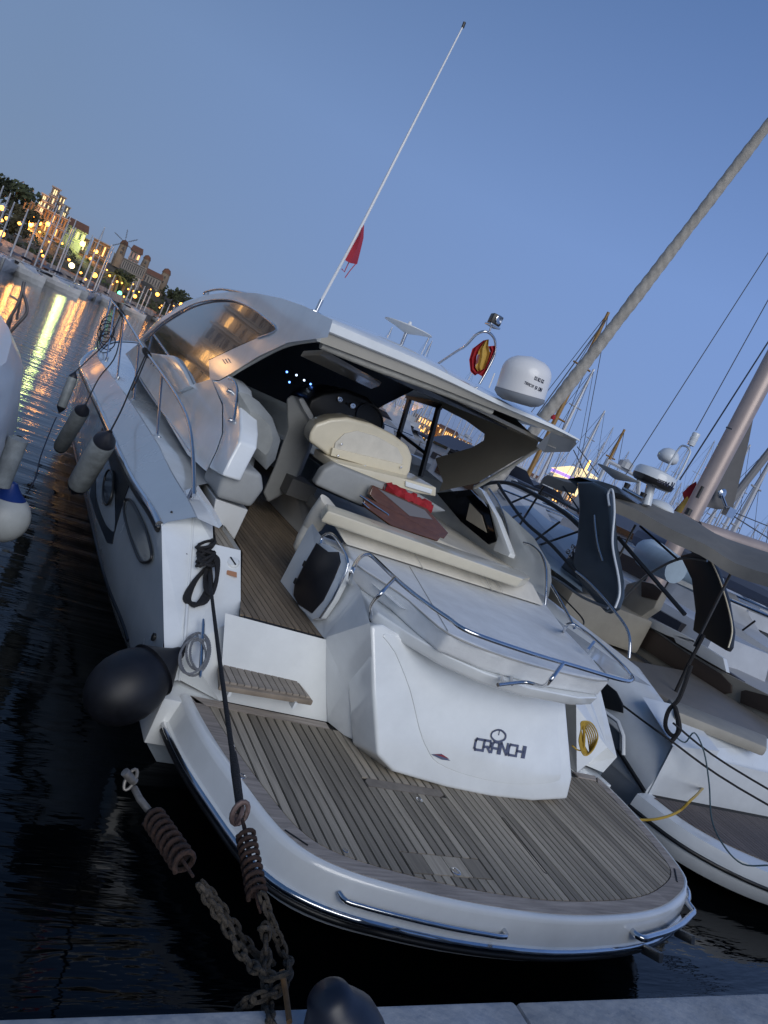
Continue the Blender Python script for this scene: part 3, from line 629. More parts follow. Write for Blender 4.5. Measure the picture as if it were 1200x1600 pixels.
# furled curtain under the aft lip
cur = [PY(5.10, *q) for q in ((502, 538), (545, 556), (590, 574), (640, 592), (700, 614), (768, 642))]
MB().tube(cr_pts(cur, 5), .034, 10).build('rolled_curtain', mat('curtain_canvas', (.5, .48, .42), .7, noise=.15, nscale=12, bump=.4, bscale=14), roof, smooth=True)
ws = [[V((XC+k*1.42, 10.1-.5*k*k, 1.80)) for k in (-1, -.6, -.2, .2, .6, 1)], [V((XC+k*1.35, 9.0-.3*k*k, 2.35)) for k in (-1, -.6, -.2, .2, .6, 1)], [V((XC+k*1.3, 8.1-.1*k*k, 2.68)) for k in (-1, -.6, -.2, .2, .6, 1)]]
MB().grid(ws).build('windscreen', mat('windscreen_dark', (.003, .003, .005), .25, spec=.04), yacht, smooth=True)
# starboard side: liner wall with its window
sxl = 4.5
def ST(px, py, dx=0): return PX(sxl+dx, px, py)
li = MB()
wtop = [(560, 617), (600, 614), (635, 618), (680, 632), (728, 657), (757, 678), (756, 688), (738, 699), (680, 716), (692, 752)]
outr = [(540, 560), (600, 560), (660, 580), (710, 604), (790, 640), (842, 688), (838, 702), (800, 722), (745, 755), (686, 768)]
li.grid([[ST(*q) for q in outr], [ST(*q) for q in wtop]])
liner = li.build('starboard_liner', LINER, yacht)
rail('opening_trim', [ST(*q, .02) for q in ((846, 697), (800, 728), (742, 762))], .02, mat('trim_cream', (.5, .49, .44), .4), liner)
wg = MB().add([ST(*q, .03) for q in ((540, 600), (640, 610), (762, 672), (762, 692), (685, 716), (694, 756), (560, 700))], [(0, 1, 2, 3, 4, 5, 6)]).build('side_window', CLEAR, liner)
for a, b, r in (((641, 619), (621, 688), .035), ((686, 634), (657, 745), .035), ((636, 619), (690, 636), .03), ((622, 675), (665, 708), .02)):
    A, B = ST(*a, .01), ST(*b, .01); d = (B-A).normalized(); MB().obox((A+B)*.5, d*((B-A).length/2), (.02, 0, 0), d.cross(V((1, 0, 0)))*r).build('window_mullion', BLACK, liner)
sp_px = [(740, 757), (752, 765), (776, 808), (797, 864), (794, 870), (770, 860), (778, 838), (763, 790), (738, 765)]
MB().prism([PX(4.6, *q) for q in sp_px], (.08, 0, 0)).build('hardtop_pillar', GEL, yacht, bevel=.012)
MB().prism([PX(4.62, *q) for q in ((682, 770), (735, 765), (763, 796), (775, 845), (762, 850), (720, 815))], (.02, 0, 0)).build('quarter_window', DARKG, yacht)
MB().prism([PX(4.60, *q) for q in ((734, 786), (752, 805), (760, 832), (728, 812))], (.01, 0, 0)).build('window_blind', LINER, yacht)
MB().prism([PX(4.7, *q) for q in ((740, 757), (797, 866), (850, 950), (640, 950), (640, 800))], (.1, 0, 0)).build('starboard_coaming', GEL, yacht) if 0 else None
for v in cm.vertices: v.co.x += .14
o = link('cabin_side', cm, GEL, yacht)

# ---- cockpit furniture
def plate(name, pts, offv, m, parent, bevel=.02, bseg=3): return MB().prism(pts, offv).build(name, m, parent, bevel=bevel, bseg=bseg)
helm = plate('helm_seat', PYs(5.6, (482, 690), (484, 676), (493, 662), (517, 654), (543, 652), (581, 662), (615, 679), (638, 697), (645, 714), (641, 738), (632, 750), (620, 752), (570, 735), (517, 715)), (0.1, .42, 0), CREAM, yacht, .07, 5)
plate('seat_back_panel', PYs(5.585, (520, 712), (524, 692), (538, 678), (558, 673), (590, 682), (622, 700), (630, 716), (626, 742), (590, 734)), (0, .03, 0), VINYL, helm, .008)
plate('seat_back_rail', PYs(5.56, (520, 700), (632, 727), (628, 744), (517, 712)), (0, .03, 0), CREAM, helm, .006)
for q in ((533, 694), (528, 712), (570, 728), (626, 730), (610, 744)): MB().lathe([(0, 0), (.011, 0), (.009, .01), (0, .012)], PY(5.55, *q), (0, -1, 0), 10).build('seat_bolt', CHROME, helm)
wb = plate('wet_bar', PYs(5.35, (524, 722), (640, 750), (682, 762), (681, 776), (640, 768), (520, 736)), (0, .5, 0), CREAM, yacht, .012)
plate('bar_lid', PYs(5.33, (634, 752), (676, 765), (674, 772), (634, 760)), (0, .02, 0), GEL, wb, .004)
so = plate('cockpit_sofa', PYs(5.25, (523, 724), (600, 755), (660, 775), (700, 800), (640, 806), (562, 790), (492, 758), (505, 735)), (0, .12, 0), GREYV, yacht, .03)
plate('seat_cushion', [PZ(1.28, *q) for q in ((478, 765), (492, 760), (562, 790), (650, 812), (560, 815), (505, 790))], (0, 0, -.12), GREYV, so, .03)
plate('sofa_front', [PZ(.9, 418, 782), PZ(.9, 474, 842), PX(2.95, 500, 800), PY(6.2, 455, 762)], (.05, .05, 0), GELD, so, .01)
plate('sofa_side', [PZ(1.42, *q) for q in ((672, 782), (712, 795), (768, 832), (818, 890), (790, 890), (700, 850), (660, 830))], (0, 0, -.1), VINYL, so, .04)
pl = plate('pilot_seat_side', PYs(6.3, (447, 622), (458, 616), (470, 640), (487, 668), (482, 700), (468, 735), (455, 765), (418, 786), (410, 770), (430, 725), (440, 695), (449, 670)), (.18, .35, 0), GREYV, yacht, .03)
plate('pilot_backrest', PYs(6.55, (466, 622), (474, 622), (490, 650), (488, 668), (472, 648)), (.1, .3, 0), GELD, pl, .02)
for k in range(1):
    A = PY(6.1, 458+9*k, 748-12*k); MB().box((A.x, A.y, A.z-.16), (A.x+.26, A.y+.4, A.z)).build('companion_step', mat('step_grey', (.10, .10, .10), .6), yacht)
ds = plate('dashboard', PYs(7.2, (478, 640), (484, 622), (505, 612), (540, 607), (575, 620), (596, 642), (604, 668), (590, 690), (490, 690)), (0.1, .9, -.05), DASH, yacht, .05)
for q, r in (((531, 624), .03), ((543, 631), .012), ((551, 634), .032), ((558, 640), .012)):
    MB().lathe([(r, 0), (r, .012), (r*.7, .014), (0, .010)], PY(7.18, *q), (0, -1, 0), 16).build('gauge', CHROME if r > .02 else BLACK, ds, smooth=True)
cw = PY(6.9, 577, 655); MB().tube(torus_pts(cw, (.17, 0, .0), (0, .09, .15), 24), .012, 8, closed=True).build('steering_wheel', BLACK, ds, smooth=True)
for (q, blue) in (((448, 581), 1), ((452, 597), 1), ((463, 586), 0), ((475, 594), 0), ((485, 600), 1), ((491, 606), 0)):
    MB().lathe([(0, 0), (.012, .003), (.012, .01), (0, .014)], PY(8.0, *q), (0, -1, 0), 8).build('glow_speck', mat('speck_blue_glow', (.1, .2, 1), .4, emit=(.12, .3, 1.0), estr=5) if blue else mat('speck_white_glow', (.8, .8, 1), .4, emit=(.6, .75, 1.0), estr=3), ds)  # small self-glowing specks, blue and white
MB().prism([PY(5.7, 474, 548), PY(5.7, 506, 546), PY(7.5, 597, 597), PY(7.5, 584, 602)], (0, .02, -.05)).build('roof_beam', LINER, roof, bevel=.008)
# table folded on the sofa
tb = empty('cockpit_table', 'varnished wooden folding table lying tilted on the cockpit sofa', 'table', PZ(1.5, 640, 800))
WOOD = mat('varnished_wood', (.11, .042, .016), .14, coat=1, noise=.3, nscale=4, grain=(3, 22, 3))
n3 = (.0, -1, .45); p3 = PY(5.12, 640, 800)
plate('table_top', [PN(n3, p3, *q) for q in ((583, 758), (668, 795), (701, 833), (694, 842), (618, 816), (577, 772))], (0, .045, -.01), WOOD, tb, .008)
plate('table_sheen', [PN(n3, p3-V((0, .005, 0)), *q) for q in ((590, 763), (664, 797), (676, 812), (640, 806))], (0, .004, 0), mat('table_sheen', (.16, .15, .15), .12, coat=.7), tb, .002)  # grey reflection on the wood top, painted as a thin plate
plate('table_leaf', [PN(n3, p3-V((0, .04, .0)), *q) for q in ((570, 775), (600, 790), (690, 838), (684, 846), (612, 822), (568, 790))], (0, .03, -.01), WOOD, tb, .008)
rail('table_leg', [PY(5.05, *q) for q in ((562, 774), (570, 779), (590, 793), (606, 804), (600, 806), (580, 797), (566, 785))], .009, CHROME, tb)
cl = []
for i in range(16):
    t = i/15; cl.append([PY(5.2, 603+72*t+random.uniform(-2, 2), 764+36*t+random.uniform(-3, 2))+V((0, .02+.06*math.sin(a)*(1 if i % 15 else .3)+random.uniform(-.015, .015), .01+.05*math.cos(a)+random.uniform(-.012, .012))) for a in [k*math.pi/5 for k in range(10)]])
tag(MB().grid(cl, True).build('red_cloth', mat('red_cloth', (.33, .012, .02), .8, noise=.3, nscale=30, bump=.5, bscale=30), smooth=True), 'crumpled red cloth heaped behind the tilted wooden table', 'cloth')
# port side settee and covered seat
se = plate('port_settee', PXs(1.72, (357, 697), (383, 697), (378, 722), (370, 747), (350, 741)), (.12, .05, 0), GEL, yacht, .03)
plate('settee_cushion', PYs(4.55, (347, 744), (380, 732), (410, 741), (413, 766), (392, 794), (338, 778)), (0, .45, 0), GREYV, se, .035)
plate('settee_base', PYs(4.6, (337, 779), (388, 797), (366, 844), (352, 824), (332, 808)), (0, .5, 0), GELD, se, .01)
tp_ = [[PY(4.9+.35*t, *q) for q in ((372, 612), (388, 616), (405, 628), (425, 652), (438, 688), (430, 718), (416, 734), (398, 716), (382, 706), (374, 680))] for t in (0, .5, 1, 1.6)]
c_ = sum(tp_[0], V((0, 0, 0)))/10
front = [c_.lerp(p, .55)+V((random.uniform(-.01, .01), -.06+random.uniform(-.02, .01), random.uniform(-.01, .01))) for p in tp_[0]]
mb = MB().grid([front]+tp_, True); mb.add(front, [tuple(range(10))]); mb.build('draped_cover', TARP, se, smooth=True)

# ---- rails and deck gear on the port side
rp = [(303, 774), (303, 745), (301, 700), (296, 664), (285, 635), (268, 606), (250, 580), (225, 545), (208, 517), (190, 489), (172, 467)]
brail = rail('bow_rail', PXs(1.27, *rp), .0135, CHROME, yacht)
for a, b in (((253, 585), (245, 690)), ((217, 540), (208, 636)), ((193, 500), (183, 594)), ((179, 480), (166, 563)), ((172, 470), (156, 543))):
    A, B = PX(1.27, *a), PX(1.27, *b); st_ = MB().tube([A, B], .012, 8).build('stanchion', CHROME, brail, smooth=True); MB().tube([B+V((0, 0, -.02)), B+V((0, 0, .05))], .02, 10).build('stanchion_foot', CHROME, st_, smooth=True)
B = PX(1.27, 303, 765); MB().tube([B+V((0, 0, -.06)), B], .021, 10).build('stanchion_foot', CHROME, brail, smooth=True)
rail('lower_rail', PXs(1.32, (297, 705), (262, 655), (222, 598), (200, 555)), .005, CHROME, brail)
rail('bow_rail', [mir(PX(1.27, *q)) for q in rp], .0135, CHROME, yacht)
rail('roof_rail', [PX(1.58, *q) for q in ((319, 460), (322, 456), (343, 452), (367, 455), (397, 463), (425, 478), (445, 492), (449, 498))], .013, CHROME, side)
for q in ((324, 461), (380, 463), (447, 498)): MB().tube([PX(1.58, *q)+V((0, 0, .03)), PX(1.58, *q)+V((0, 0, -.06))], .012, 8).build('rail_foot', CHROME, side)
rail('side_rail', PXs(4.72, (796, 870), (795, 840), (790, 815), (778, 785), (764, 764)), .012, CHROME, yacht)
rail('side_rail', PXs(4.72, (851, 954), (853, 925), (853, 890), (846, 867), (832, 853), (818, 848)), .012, CHROME, yacht)
MB().tube([PY(6.2, 440, 470), PY(5.6, 470, 480), PY(5.3, 555, 516)], .006, 6).build('roof_seal', BLACK, roof)

# ---- gear standing on the roof
an = empty('radio_antenna', 'very tall white whip aerial on the port edge of the hardtop', 'antenna', PY(5.4, 492, 494))
MB().tube(PYs(5.4, (503, 468), (540, 400), (568, 347), (630, 225), (724, 40)), [.011, .012, .012, .010, .006], 8).build('whip', mat('aerial_white', (.75, .76, .78), .4), an, smooth=True)
MB().tube(PYs(5.4, (723, 43), (726, 35)), .012, 8).build('tip', BLACK, an)
MB().tube(PYs(5.4, (493, 489), (503, 468)), .016, 10).build('ferrule', CHROME, an, smooth=True)
MB().box(PY(5.4, 484, 499)+V((-.01, -.02, -.01)), PY(5.4, 501, 490)+V((0, .04, -.0))).build('base', CHROME, an, bevel=.004)
fl = MB().grid([[PY(5.4, 569, 349), PY(5.39, 566, 352), PY(5.41, 569, 350)], [PY(5.4, 560, 368), PY(5.37, 563, 372), PY(5.42, 568, 372)], [PY(5.4, 549, 388), PY(5.36, 556, 392), PY(5.43, 563, 393)], [PY(5.4, 538, 406), PY(5.37, 547, 411), PY(5.42, 558, 413)]]).build('pennant', mat('pennant_red', (.40, .03, .05), .7, noise=.15), smooth=True)
tag(fl, 'small red triangular pennant hanging from the tall whip aerial', 'flag')
for q in ((((545, 410), (538, 425), (534, 420))), (((556, 412), (546, 424), (539, 434)))): MB().tube([PY(5.4, *p) for p in q], .004, 4).build('ribbon', mat('pennant_red', (.40, .03, .05), .7), fl)
di = empty('dish_antenna', 'flat white conical television antenna on a short chrome post', 'antenna', PY(5.9, 627, 541))
up_ = (PY(5.9, 645, 498)-PY(5.9, 627, 541)).normalized(); cD = PY(5.9, 638, 512)
r_ = (PY(5.9, 671, 527)-PY(5.9, 606, 497)).length/2
upd = V((-.06, 0, 1)).normalized()
MB().lathe([(0, -.05), (.03, -.05), (r_*.55, -.022), (r_, .0), (r_, .006), (r_*.5, .02), (.02, .03), (.012, .055), (0, .056)], cD, upd, 28).build('dish', mat('antenna_white', (.7, .72, .73), .35), di, smooth=True)
MB().tube([cD-upd*.04, cD-upd*.16], .016, 10).build('post', CHROME, di, smooth=True)
ar = empty('mast_arch', 'bent chrome tube arch on the roof carrying a searchlight', 'light arch', PY(5.1, 684, 569))
MB().tube(cr_pts([PY(5.9, 682, 570), PY(5.6, 715, 548), PY(5.4, 728, 540), PY(5.25, 744, 523), PY(5.2, 757, 518), PY(5.2, 768, 523), PY(5.2, 774, 536), PY(5.2, 771, 559), PY(5.2, 749, 600)], 5), .0115, 10).build('tube', CHROME, ar, smooth=True)
MB().tube(PYs(5.2, (764, 521), (768, 508)), .008, 8).build('post', CHROME, ar)
hc = PY(5.2, 774, 500); hd = MB().obox(hc, (.045, -.01, 0), (.01, .045, 0), (0, 0, .042)).build('searchlight', BLACK, ar, bevel=.012)
MB().lathe([(0, 0), (.032, 0), (.036, .008), (.03, .012), (0, .004)], hc+V((.0, -.045, .005)), (.1, -1, 0), 20).build('lens', CHROME, hd, smooth=True)
MB().obox(hc+V((0, 0, -.052)), (.05, 0, 0), (0, .05, 0), (0, 0, .008)).build('bracket', CHROME, hd, bevel=.003)
FR = mat('flag_red', (.42, .02, .03), .75, noise=.15); FY = mat('flag_yellow', (.55, .36, .08), .75, noise=.1)
fg = empty('ensign', 'red and yellow Spanish flag hanging folded from the chrome arch', 'flag', PY(5.2, 757, 535))
def fold(name, px, m, yy): 
    rows = []
    for (l, r) in px: rows.append([PY(yy+.02*math.sin(k*2.1), l[0]+(r[0]-l[0])*k/5, l[1]+(r[1]-l[1])*k/5) for k in range(6)])
    MB().grid(rows).build(name, m, fg, smooth=True)
fold('red_stripe', [((755, 532), (763, 530)), ((738, 545), (753, 541)), ((733, 562), (745, 556)), ((735, 580), (743, 572)), ((742, 587), (750, 582))], FR, 5.2)
fold('yellow_stripe', [((757, 534), (764, 530)), ((748, 548), (763, 540)), ((745, 560), (766, 552)), ((743, 574), (760, 572)), ((748, 582), (757, 576))], FY, 5.18)
fold('red_stripe', [((763, 541), (773, 540)), ((766, 549), (774, 545)), ((762, 562), (770, 556)), ((757, 576), (762, 574)), ((743, 582), (755, 589))], FR, 5.16)
MB().prism(PYs(5.165, (746, 556), (750, 553), (747, 567), (743, 570)), (0, .002, 0)).build('coat_of_arms', mat('arms', (.18, .05, .05), .7), fg)
sd_ = empty('satellite_dome', 'white satellite television dome with a grey base on the roof edge', 'satellite dome', PY(4.9, 809, 632))
cb = PY(4.95, 808, 630); up3 = (PY(4.95, 831, 557)-cb); H3 = up3.length; up3.normalize(); R3 = H3*.53
MB().lathe([(R3*.93, H3*.20)]+[(R3*(1-(max(0, t-.45)/.55)**2.6)**.5, H3*(.22+.78*t)) for t in [k/14 for k in range(15)]], cb, up3, 32).build('radome', mat('radome_white', (.74, .74, .75), .3, coat=.2), sd_, smooth=True)
MB().lathe([(0, 0), (R3*.6, 0), (R3*.85, H3*.05), (R3*1.02, H3*.14), (R3*1.02, H3*.215), (R3*.8, H3*.22)], cb, up3, 32).build('base', mat('dome_grey', (.22, .24, .27), .5), sd_, smooth=True)
def on_dome(px, py):
    d = ray(px, py).normalized(); o3 = CAM-cb; dd = d-up3*d.dot(up3); oo = o3-up3*o3.dot(up3); a = dd.dot(dd); b = 2*dd.dot(oo); c = oo.dot(oo)-(R3*1.006)**2; disc = b*b-4*a*c
    return CAM+d*((-b-math.sqrt(max(disc, 0)))/(2*a))
NAVY = mat('navy_print', (.015, .02, .05), .5)
o1, o2 = on_dome(836, 592), on_dome(850, 599)
for k in range(3):
    a0 = on_dome(836.5+5.2*k, 587.5+2.4*k); a1 = on_dome(840.5+5.2*k, 589.5+2.4*k); a2 = on_dome(838.5+5.2*k, 595+2.4*k); a3 = on_dome(834.5+5.2*k, 593+2.4*k)
    MB().add([a0, a1, a2, a3], [(0, 1, 2, 3)]).build('logo_block', NAVY, sd_)
    nn = (a1-a0).cross(a3-a0).normalized(); nn = nn if nn.y < 0 else -nn
    w_ = (a1-a0).length*.6; strokes('KVH'[k], a3.lerp(a2, .22)+(a0-a3)*.2+nn*.002, a1-a0, a0-a3, (a0-a3).length*.6, w_, 0, w_*.25, mat('print_white', (.6, .6, .62), .5), sd_)
for k, ch in enumerate('TRACVISION'):
    a0 = on_dome(819+2.7*k, 599+1.35*k); a1 = on_dome(820.8+2.7*k, 599.9+1.35*k); u1 = on_dome(820.2+2.7*k, 595+1.35*k)
    w_ = (a1-a0).length; nn = (a1-a0).cross(u1-a0).normalized(); strokes(ch, a0+nn*.001, a1-a0, u1-a0, w_*1.8, w_, 0, w_*.3, NAVY, sd_)
tag(MB().tube(PYs(5.05, (764, 606), (773, 583)), .006, 6).build('short_aerial', mat('aerial_white', (.75, .76, .78), .4)), 'short thin white aerial stub between flag arch and satellite dome', 'antenna')

# ================================================================== fenders, lines and cleats of the yacht
FEND = mat('fender_grey', (.23, .26, .28), .5, noise=.35, nscale=9, bump=.2, bscale=20)
FENDB = mat('fender_navy_end', (.012, .014, .022), .45)
FENDK = mat('fender_black', (.005, .006, .010), .5, noise=.5, nscale=10)
def fender(label, A, B, r, eye=None, group='cylinder fenders on the port side of the yacht'):
    A, B = V(A), V(B); d = (A-B); h = d.length; d.normalize()
    f = empty('fender', label, 'fender', B, group)
    MB().lathe([(r*.93, .0), (r, h*.04), (r*1.01, h*.5), (r, h*.96), (r*.93, h)], B, d, 28).build('body', FEND, f, smooth=True)
    for s_, P in ((1, A), (-1, B)):
        c = MB().lathe([(r*.94, -.002), (r*.86, r*.35), (r*.45, r*.95), (r*.22, r*1.25), (r*.16, r*1.35), (0, r*1.36)], P, d*s_, 28).build('end_cap', FENDB, f, smooth=True)
        MB().tube(torus_pts(P+d*s_*r*1.35, V((r*.16, 0, 0)), d*r*.2, 12), r*.06, 6, closed=True).build('eye', FENDB, c, smooth=True)
    return A+d*r*1.35
e1 = fender('smallest and farthest of the grey cylinder fenders, near the bow', PX(.86, 114, 590), PX(.86, 96, 636), .056)
e2 = fender('middle one of the three grey cylinder fenders along the port side', PX(.86, 128, 642), PX(.86, 95, 698), .075)
e3 = fender('nearest and largest grey cylinder fender, beside the hull graphic', PX(.86, 163, 690), PX(.86, 123, 757), .088)
def line(label, pts, r=.007, m=None, cat='rope', name='fender_line', group=None):
    o = rope(name, pts, r, m or ROPEB, None, n=5); tag(o, label, cat, group); return o
ra_ = lambda x, y: PX(1.27, x, y)
line('black line from the bow rail down to the smallest fender', [ra_(190, 489), PX(1.1, 170, 530), PX(1.0, 140, 560), e1])
line('black line from the bow rail down to the middle grey fender', [ra_(192, 492), PX(1.1, 182, 552), PX(1.0, 155, 590), e2])
line('black line from the rail down to the nearest grey fender', [ra_(229, 551), PX(1.1, 205, 605), PX(1.02, 190, 640), e3])
for A in ((190, 489), (229, 551)):
    k = MB().tube([ra_(A[0]-3+1.4*(j/6), A[1]-4+2*(j/6))+V((.028*math.cos(j*1.05), .02*math.sin(j), .028*math.sin(j*1.05))) for j in range(26)], .008, 6)
    kt = k.build('hitch_knot', ROPEB, smooth=True); tag(kt, 'black hitch knotted on the rail above the %s' % ('two forward fenders' if A[0] == 190 else 'nearest grey fender'), 'knot')
line('loose black tail of line hanging from the knot on the rail', [ra_(231, 553), PX(1.2, 222, 575), PX(1.15, 214, 594), PX(1.15, 206, 610)])
line('thin dark line trailing from the smallest fender into the water', [PX(.86, 88, 652), PX(.8, 80, 670), PX(.76, 64, 712), PX(.7, 56, 745), PX(.68, 42, 772)], .007, mat('blue_rope', (.03, .045, .09), .8))
k = MB().tube([PX(1.3, 166+3*math.sin(j*.23), 505+.32*j)+V((.10*math.cos(j*.35), .05*math.sin(j*.21), .13*math.sin(j*.35))) for j in range(108)], .008, 6)
tag(k.build('coiled_rope', ROPEB, smooth=True), 'thin dark rope hung in loops on the bow pulpit', 'rope')
# ball fender
bc = PY(3.28, 200, 1072); bt = PY(3.45, 281, 1019); d = (bt-bc).normalized()
bf = empty('ball_fender', 'big round black buoy fender hanging at the port quarter above the platform corner', 'fender', bc)
rB = .185
MB().lathe([(0, -rB*1.2)]+[(rB*.95*math.cos(a), rB*1.2*math.sin(a)) for a in [R(-80+15*k) for k in range(9)]]+[(rB*.80, rB*.80), (rB*.58, rB*1.10), (rB*.36, rB*1.40), (rB*.22, rB*1.62), (rB*.16, rB*1.8), (0, rB*1.82)], bc, d, 36).build('body', FENDK, bf, smooth=True)
MB().tube(torus_pts(bc+d*rB*1.85, d*.03, V((.0, .0, .024)), 14), .009, 8, closed=True).build('eye', FENDK, bf, smooth=True)
# cleats
def cleat(label, a, b):
    A, B = onw(*a, .05), onw(*b, .05); c = empty('cleat', label, 'cleat', onw((a[0]+b[0])/2, (a[1]+b[1])/2))
    d = (B-A); MB().tube([A-d*.12, A, B, B+d*.12], [.006, .010, .010, .006], 10).build('horns', CHROME, c, smooth=True)
    for t in (.35, .65): P = A.lerp(B, t); MB().tube([P, P-nq*.06], .009, 8).build('foot', CHROME, c, smooth=True)
cleat('upper chrome cleat on the port quarter, wound with black rope', (323, 858), (326, 905))
cleat('lower chrome cleat on the port quarter, hung with a grey rope coil', (317, 985), (313, 1058))
k = MB()
c0_ = onw(322, 880, .07); ux = (onw(334, 880)-onw(322, 880)); uy = (onw(322, 900)-onw(322, 880))
for j in range(10):
    an = random.uniform(-.5, .5); k.tube(torus_pts(c0_+uy*(.16*j-.7)+nq*random.uniform(-.01, .035)+ux*random.uniform(-.15, .15), (ux*math.cos(an)+uy*math.sin(an))*random.uniform(.75, 1.2), (uy*math.cos(an)-ux*math.sin(an))*random.uniform(.35, .6)+nq*.03, 18, .12), .0095, 7, closed=True)
for j in range(5):
    c_2 = onw(316-3.2*j, 918+4*j, .05+.012*j); k.tube(cr_pts([onw(326, 885, .06), onw(330-1.5*j, 925, .05), onw(322-4*j, 948+1.5*j, .045), onw(302-4*j+j*j*.6, 952-1.5*j, .045), onw(288+3*j, 945-4*j, .05), onw(300+2*j, 922-2*j, .055), onw(320, 900, .06)], 5), .011, 7)
for j in range(4): k.tube(cr_pts([onw(318+5*j, 878, .06), onw(334+2*j, 890, .08), onw(338, 915, .07), onw(330, 940, .06), onw(320, 930-3*j, .07), onw(322, 900, .07)], 5), .012, 7)
tag(k.build('coiled_mooring_rope', ROPEB, smooth=True), 'thick black rope coiled in loops over the upper cleat', 'rope')
twr = []
for j, (rx_, ry_, ox, oy, rot) in enumerate(((22, 34, 0, 0, .25), (17, 28, 3, -3, .1), (12, 24, 4, 4, -.1), (20, 30, -3, 6, .45))):
    for a in range(12):
        an = 2*math.pi*a/12-1.3; x_, y_ = rx_*math.cos(an), ry_*math.sin(an); twr.append(onw(305+ox+x_*math.cos(rot)-y_*math.sin(rot), 1030+oy+x_*math.sin(rot)+y_*math.cos(rot), .045+.007*j+.004*math.sin(a)))
path = twr; gr = twist_rope('coiled_grey_rope', path, .0065, ROPEG, n=6); tag(gr, 'thin grey twisted rope coiled over the lower cleat', 'rope')
# mooring line, mooring springs and chain down to the quay
m0 = onw(326, 905, .06); m_end = PY(1.72, 376, 1268)
ml = MB().tube([m0, m0.lerp(m_end, .25)-V((0, 0, .006)), m0.lerp(m_end, .5)-V((0, 0, .008)), m0.lerp(m_end, .75)-V((0, 0, .006)), m_end], .0095, 8).build('mooring_line', ROPEB, smooth=True); tag(ml, 'taut black mooring line from the yacht quarter to the nearer rusty spring', 'rope')
sp1 = m0.lerp(m_end, .86); MB().tube([sp1, sp1.lerp(m_end, .3), sp1.lerp(m_end, .6), m_end], [.012, .015, .014, .013], 8).build('splice', ROPEB, ml, smooth=True)
def spring(label, A, B, r, turns):
    A, B = V(A), V(B); d = B-A; L_ = d.length; t = d.normalized(); a = t.orthogonal().normalized(); b = t.cross(a)
    s = empty('mooring_spring', label, 'mooring spring', B, 'rusty mooring springs on chains')
    n = turns*14; P = [A+t*(L_*(k/n))+(a*math.cos(2*math.pi*k/14)+b*math.sin(2*math.pi*k/14))*r for k in range(n+1)]
    MB().tube(P, r*.27, 8).build('coil', RUST, s, smooth=True)
    for sg_ in (1, -1):
        P0, P1 = (A, B) if sg_ == 1 else (B, A); o1_ = b*r*.55
        MB().tube([P1-t*sg_*r*.4+o1_, P0+t*sg_*L_*.5+o1_, P0-t*sg_*r*1.3+o1_*.9, P0-t*sg_*r*2.0, P0-t*sg_*r*1.3-o1_*.9, P0+t*sg_*L_*.5-o1_, P1-t*sg_*r*.4-o1_], r*.15, 7).build('draw_bar', RUST, s, smooth=True)
    return s
def chain(label, pts, r, m, ln=None):
    ln = ln or r*5.2; P = cr_pts(pts, 20); L = [0]
    for p, q in zip(P, P[1:]): L.append(L[-1]+(q-p).length)
    c = empty('chain', label, 'chain', P[-1], 'crusted chains holding the mooring springs'); n = int(L[-1]/ln); j = 0; base = None; up = None
    for k in range(n+1):
        dd = min(k*ln, L[-1]-1e-6)
        while j < len(L)-2 and L[j+1] < dd: j += 1
        p = P[j].lerp(P[j+1], (dd-L[j])/max(1e-9, L[j+1]-L[j])); t = (P[min(j+1, len(P)-1)]-P[j]).normalized()
        a = t.orthogonal().normalized(); b = t.cross(a)
        w_ = (a if k % 2 else b); w_ = (w_+(b if k % 2 else a)*random.uniform(-.3, .3)).normalized()
        lk = [p+t*(ln*.72)*math.cos(an)*1.0+w_*r*1.9*math.sin(an) for an in [2*math.pi*q/12 for q in range(12)]]
        o = MB().tube(lk, r, 6, closed=True).build('link', m, c, smooth=True)
S1a, S1b = PY(1.62, 383, 1300), PY(1.42, 402, 1400); spring('nearer rusty mooring spring hanging before the yacht platform corner', S1a, S1b, .0235, 9)
MB_ = MB().tube(torus_pts(m_end+V((0, 0, -.005)), (.022, 0, .006), (0, .01, .03), 14), .008, 7, closed=True).tube(torus_pts(m_end+V((.0, 0, -.012)), (0.006, .02, .0), (0.002, 0, .022), 14), .007, 7, closed=True)
tag(MB_.build('shackle', mat('worn_shackle', (.16, .11, .10), .6, metal=.3, noise=.5, nscale=60), smooth=True), 'worn shackle joining the black mooring line to the nearer spring', 'shackle')
S2a, S2b = PY(1.75, 238, 1275), PY(1.48, 290, 1352); spring('farther rusty mooring spring hanging over the dark water at the left', S2a, S2b, .0275, 8)
C_end = PY(1.22, 425, 1540)
chain('chain from the nearer spring down to the quay ring', [S1b+(S1b-S1a)*.45, PY(1.34, 415, 1455), PY(1.28, 416, 1500), PY(1.18, 418, 1570), PZ(.93, 425, 1598)], .0056, RUSTW)
chain('chain from the farther spring across to the quay ring', [S2b+(S2b-S2a)*.42, PY(1.36, 352, 1445), PY(1.28, 385, 1500), PY(1.2, 420, 1525), PY(1.18, 450, 1520)], .0056, RUSTW)
chain('slack second chain looped beside the nearer spring chain', [PY(1.38, 412, 1405), PY(1.33, 440, 1480), PY(1.26, 452, 1510), PY(1.2, 440, 1545), PY(1.18, 400, 1560), PY(1.2, 372, 1575)], .0052, RUSTW)
chain('slack chain running from the farther spring behind the others', [PY(1.46, 322, 1385), PY(1.42, 365, 1445), PY(1.36, 400, 1490), PY(1.3, 430, 1505)], .0052, RUSTW)
tag(rope('frayed_rope', [PY(1.22, 440, 1515), PY(1.18, 446, 1550), PZ(.92, 452, 1597)], .007, mat('brown_rope', (.16, .09, .04), .9, noise=.4, nscale=40), n=4), 'short frayed brown rope beside the chains at the quay edge', 'rope')
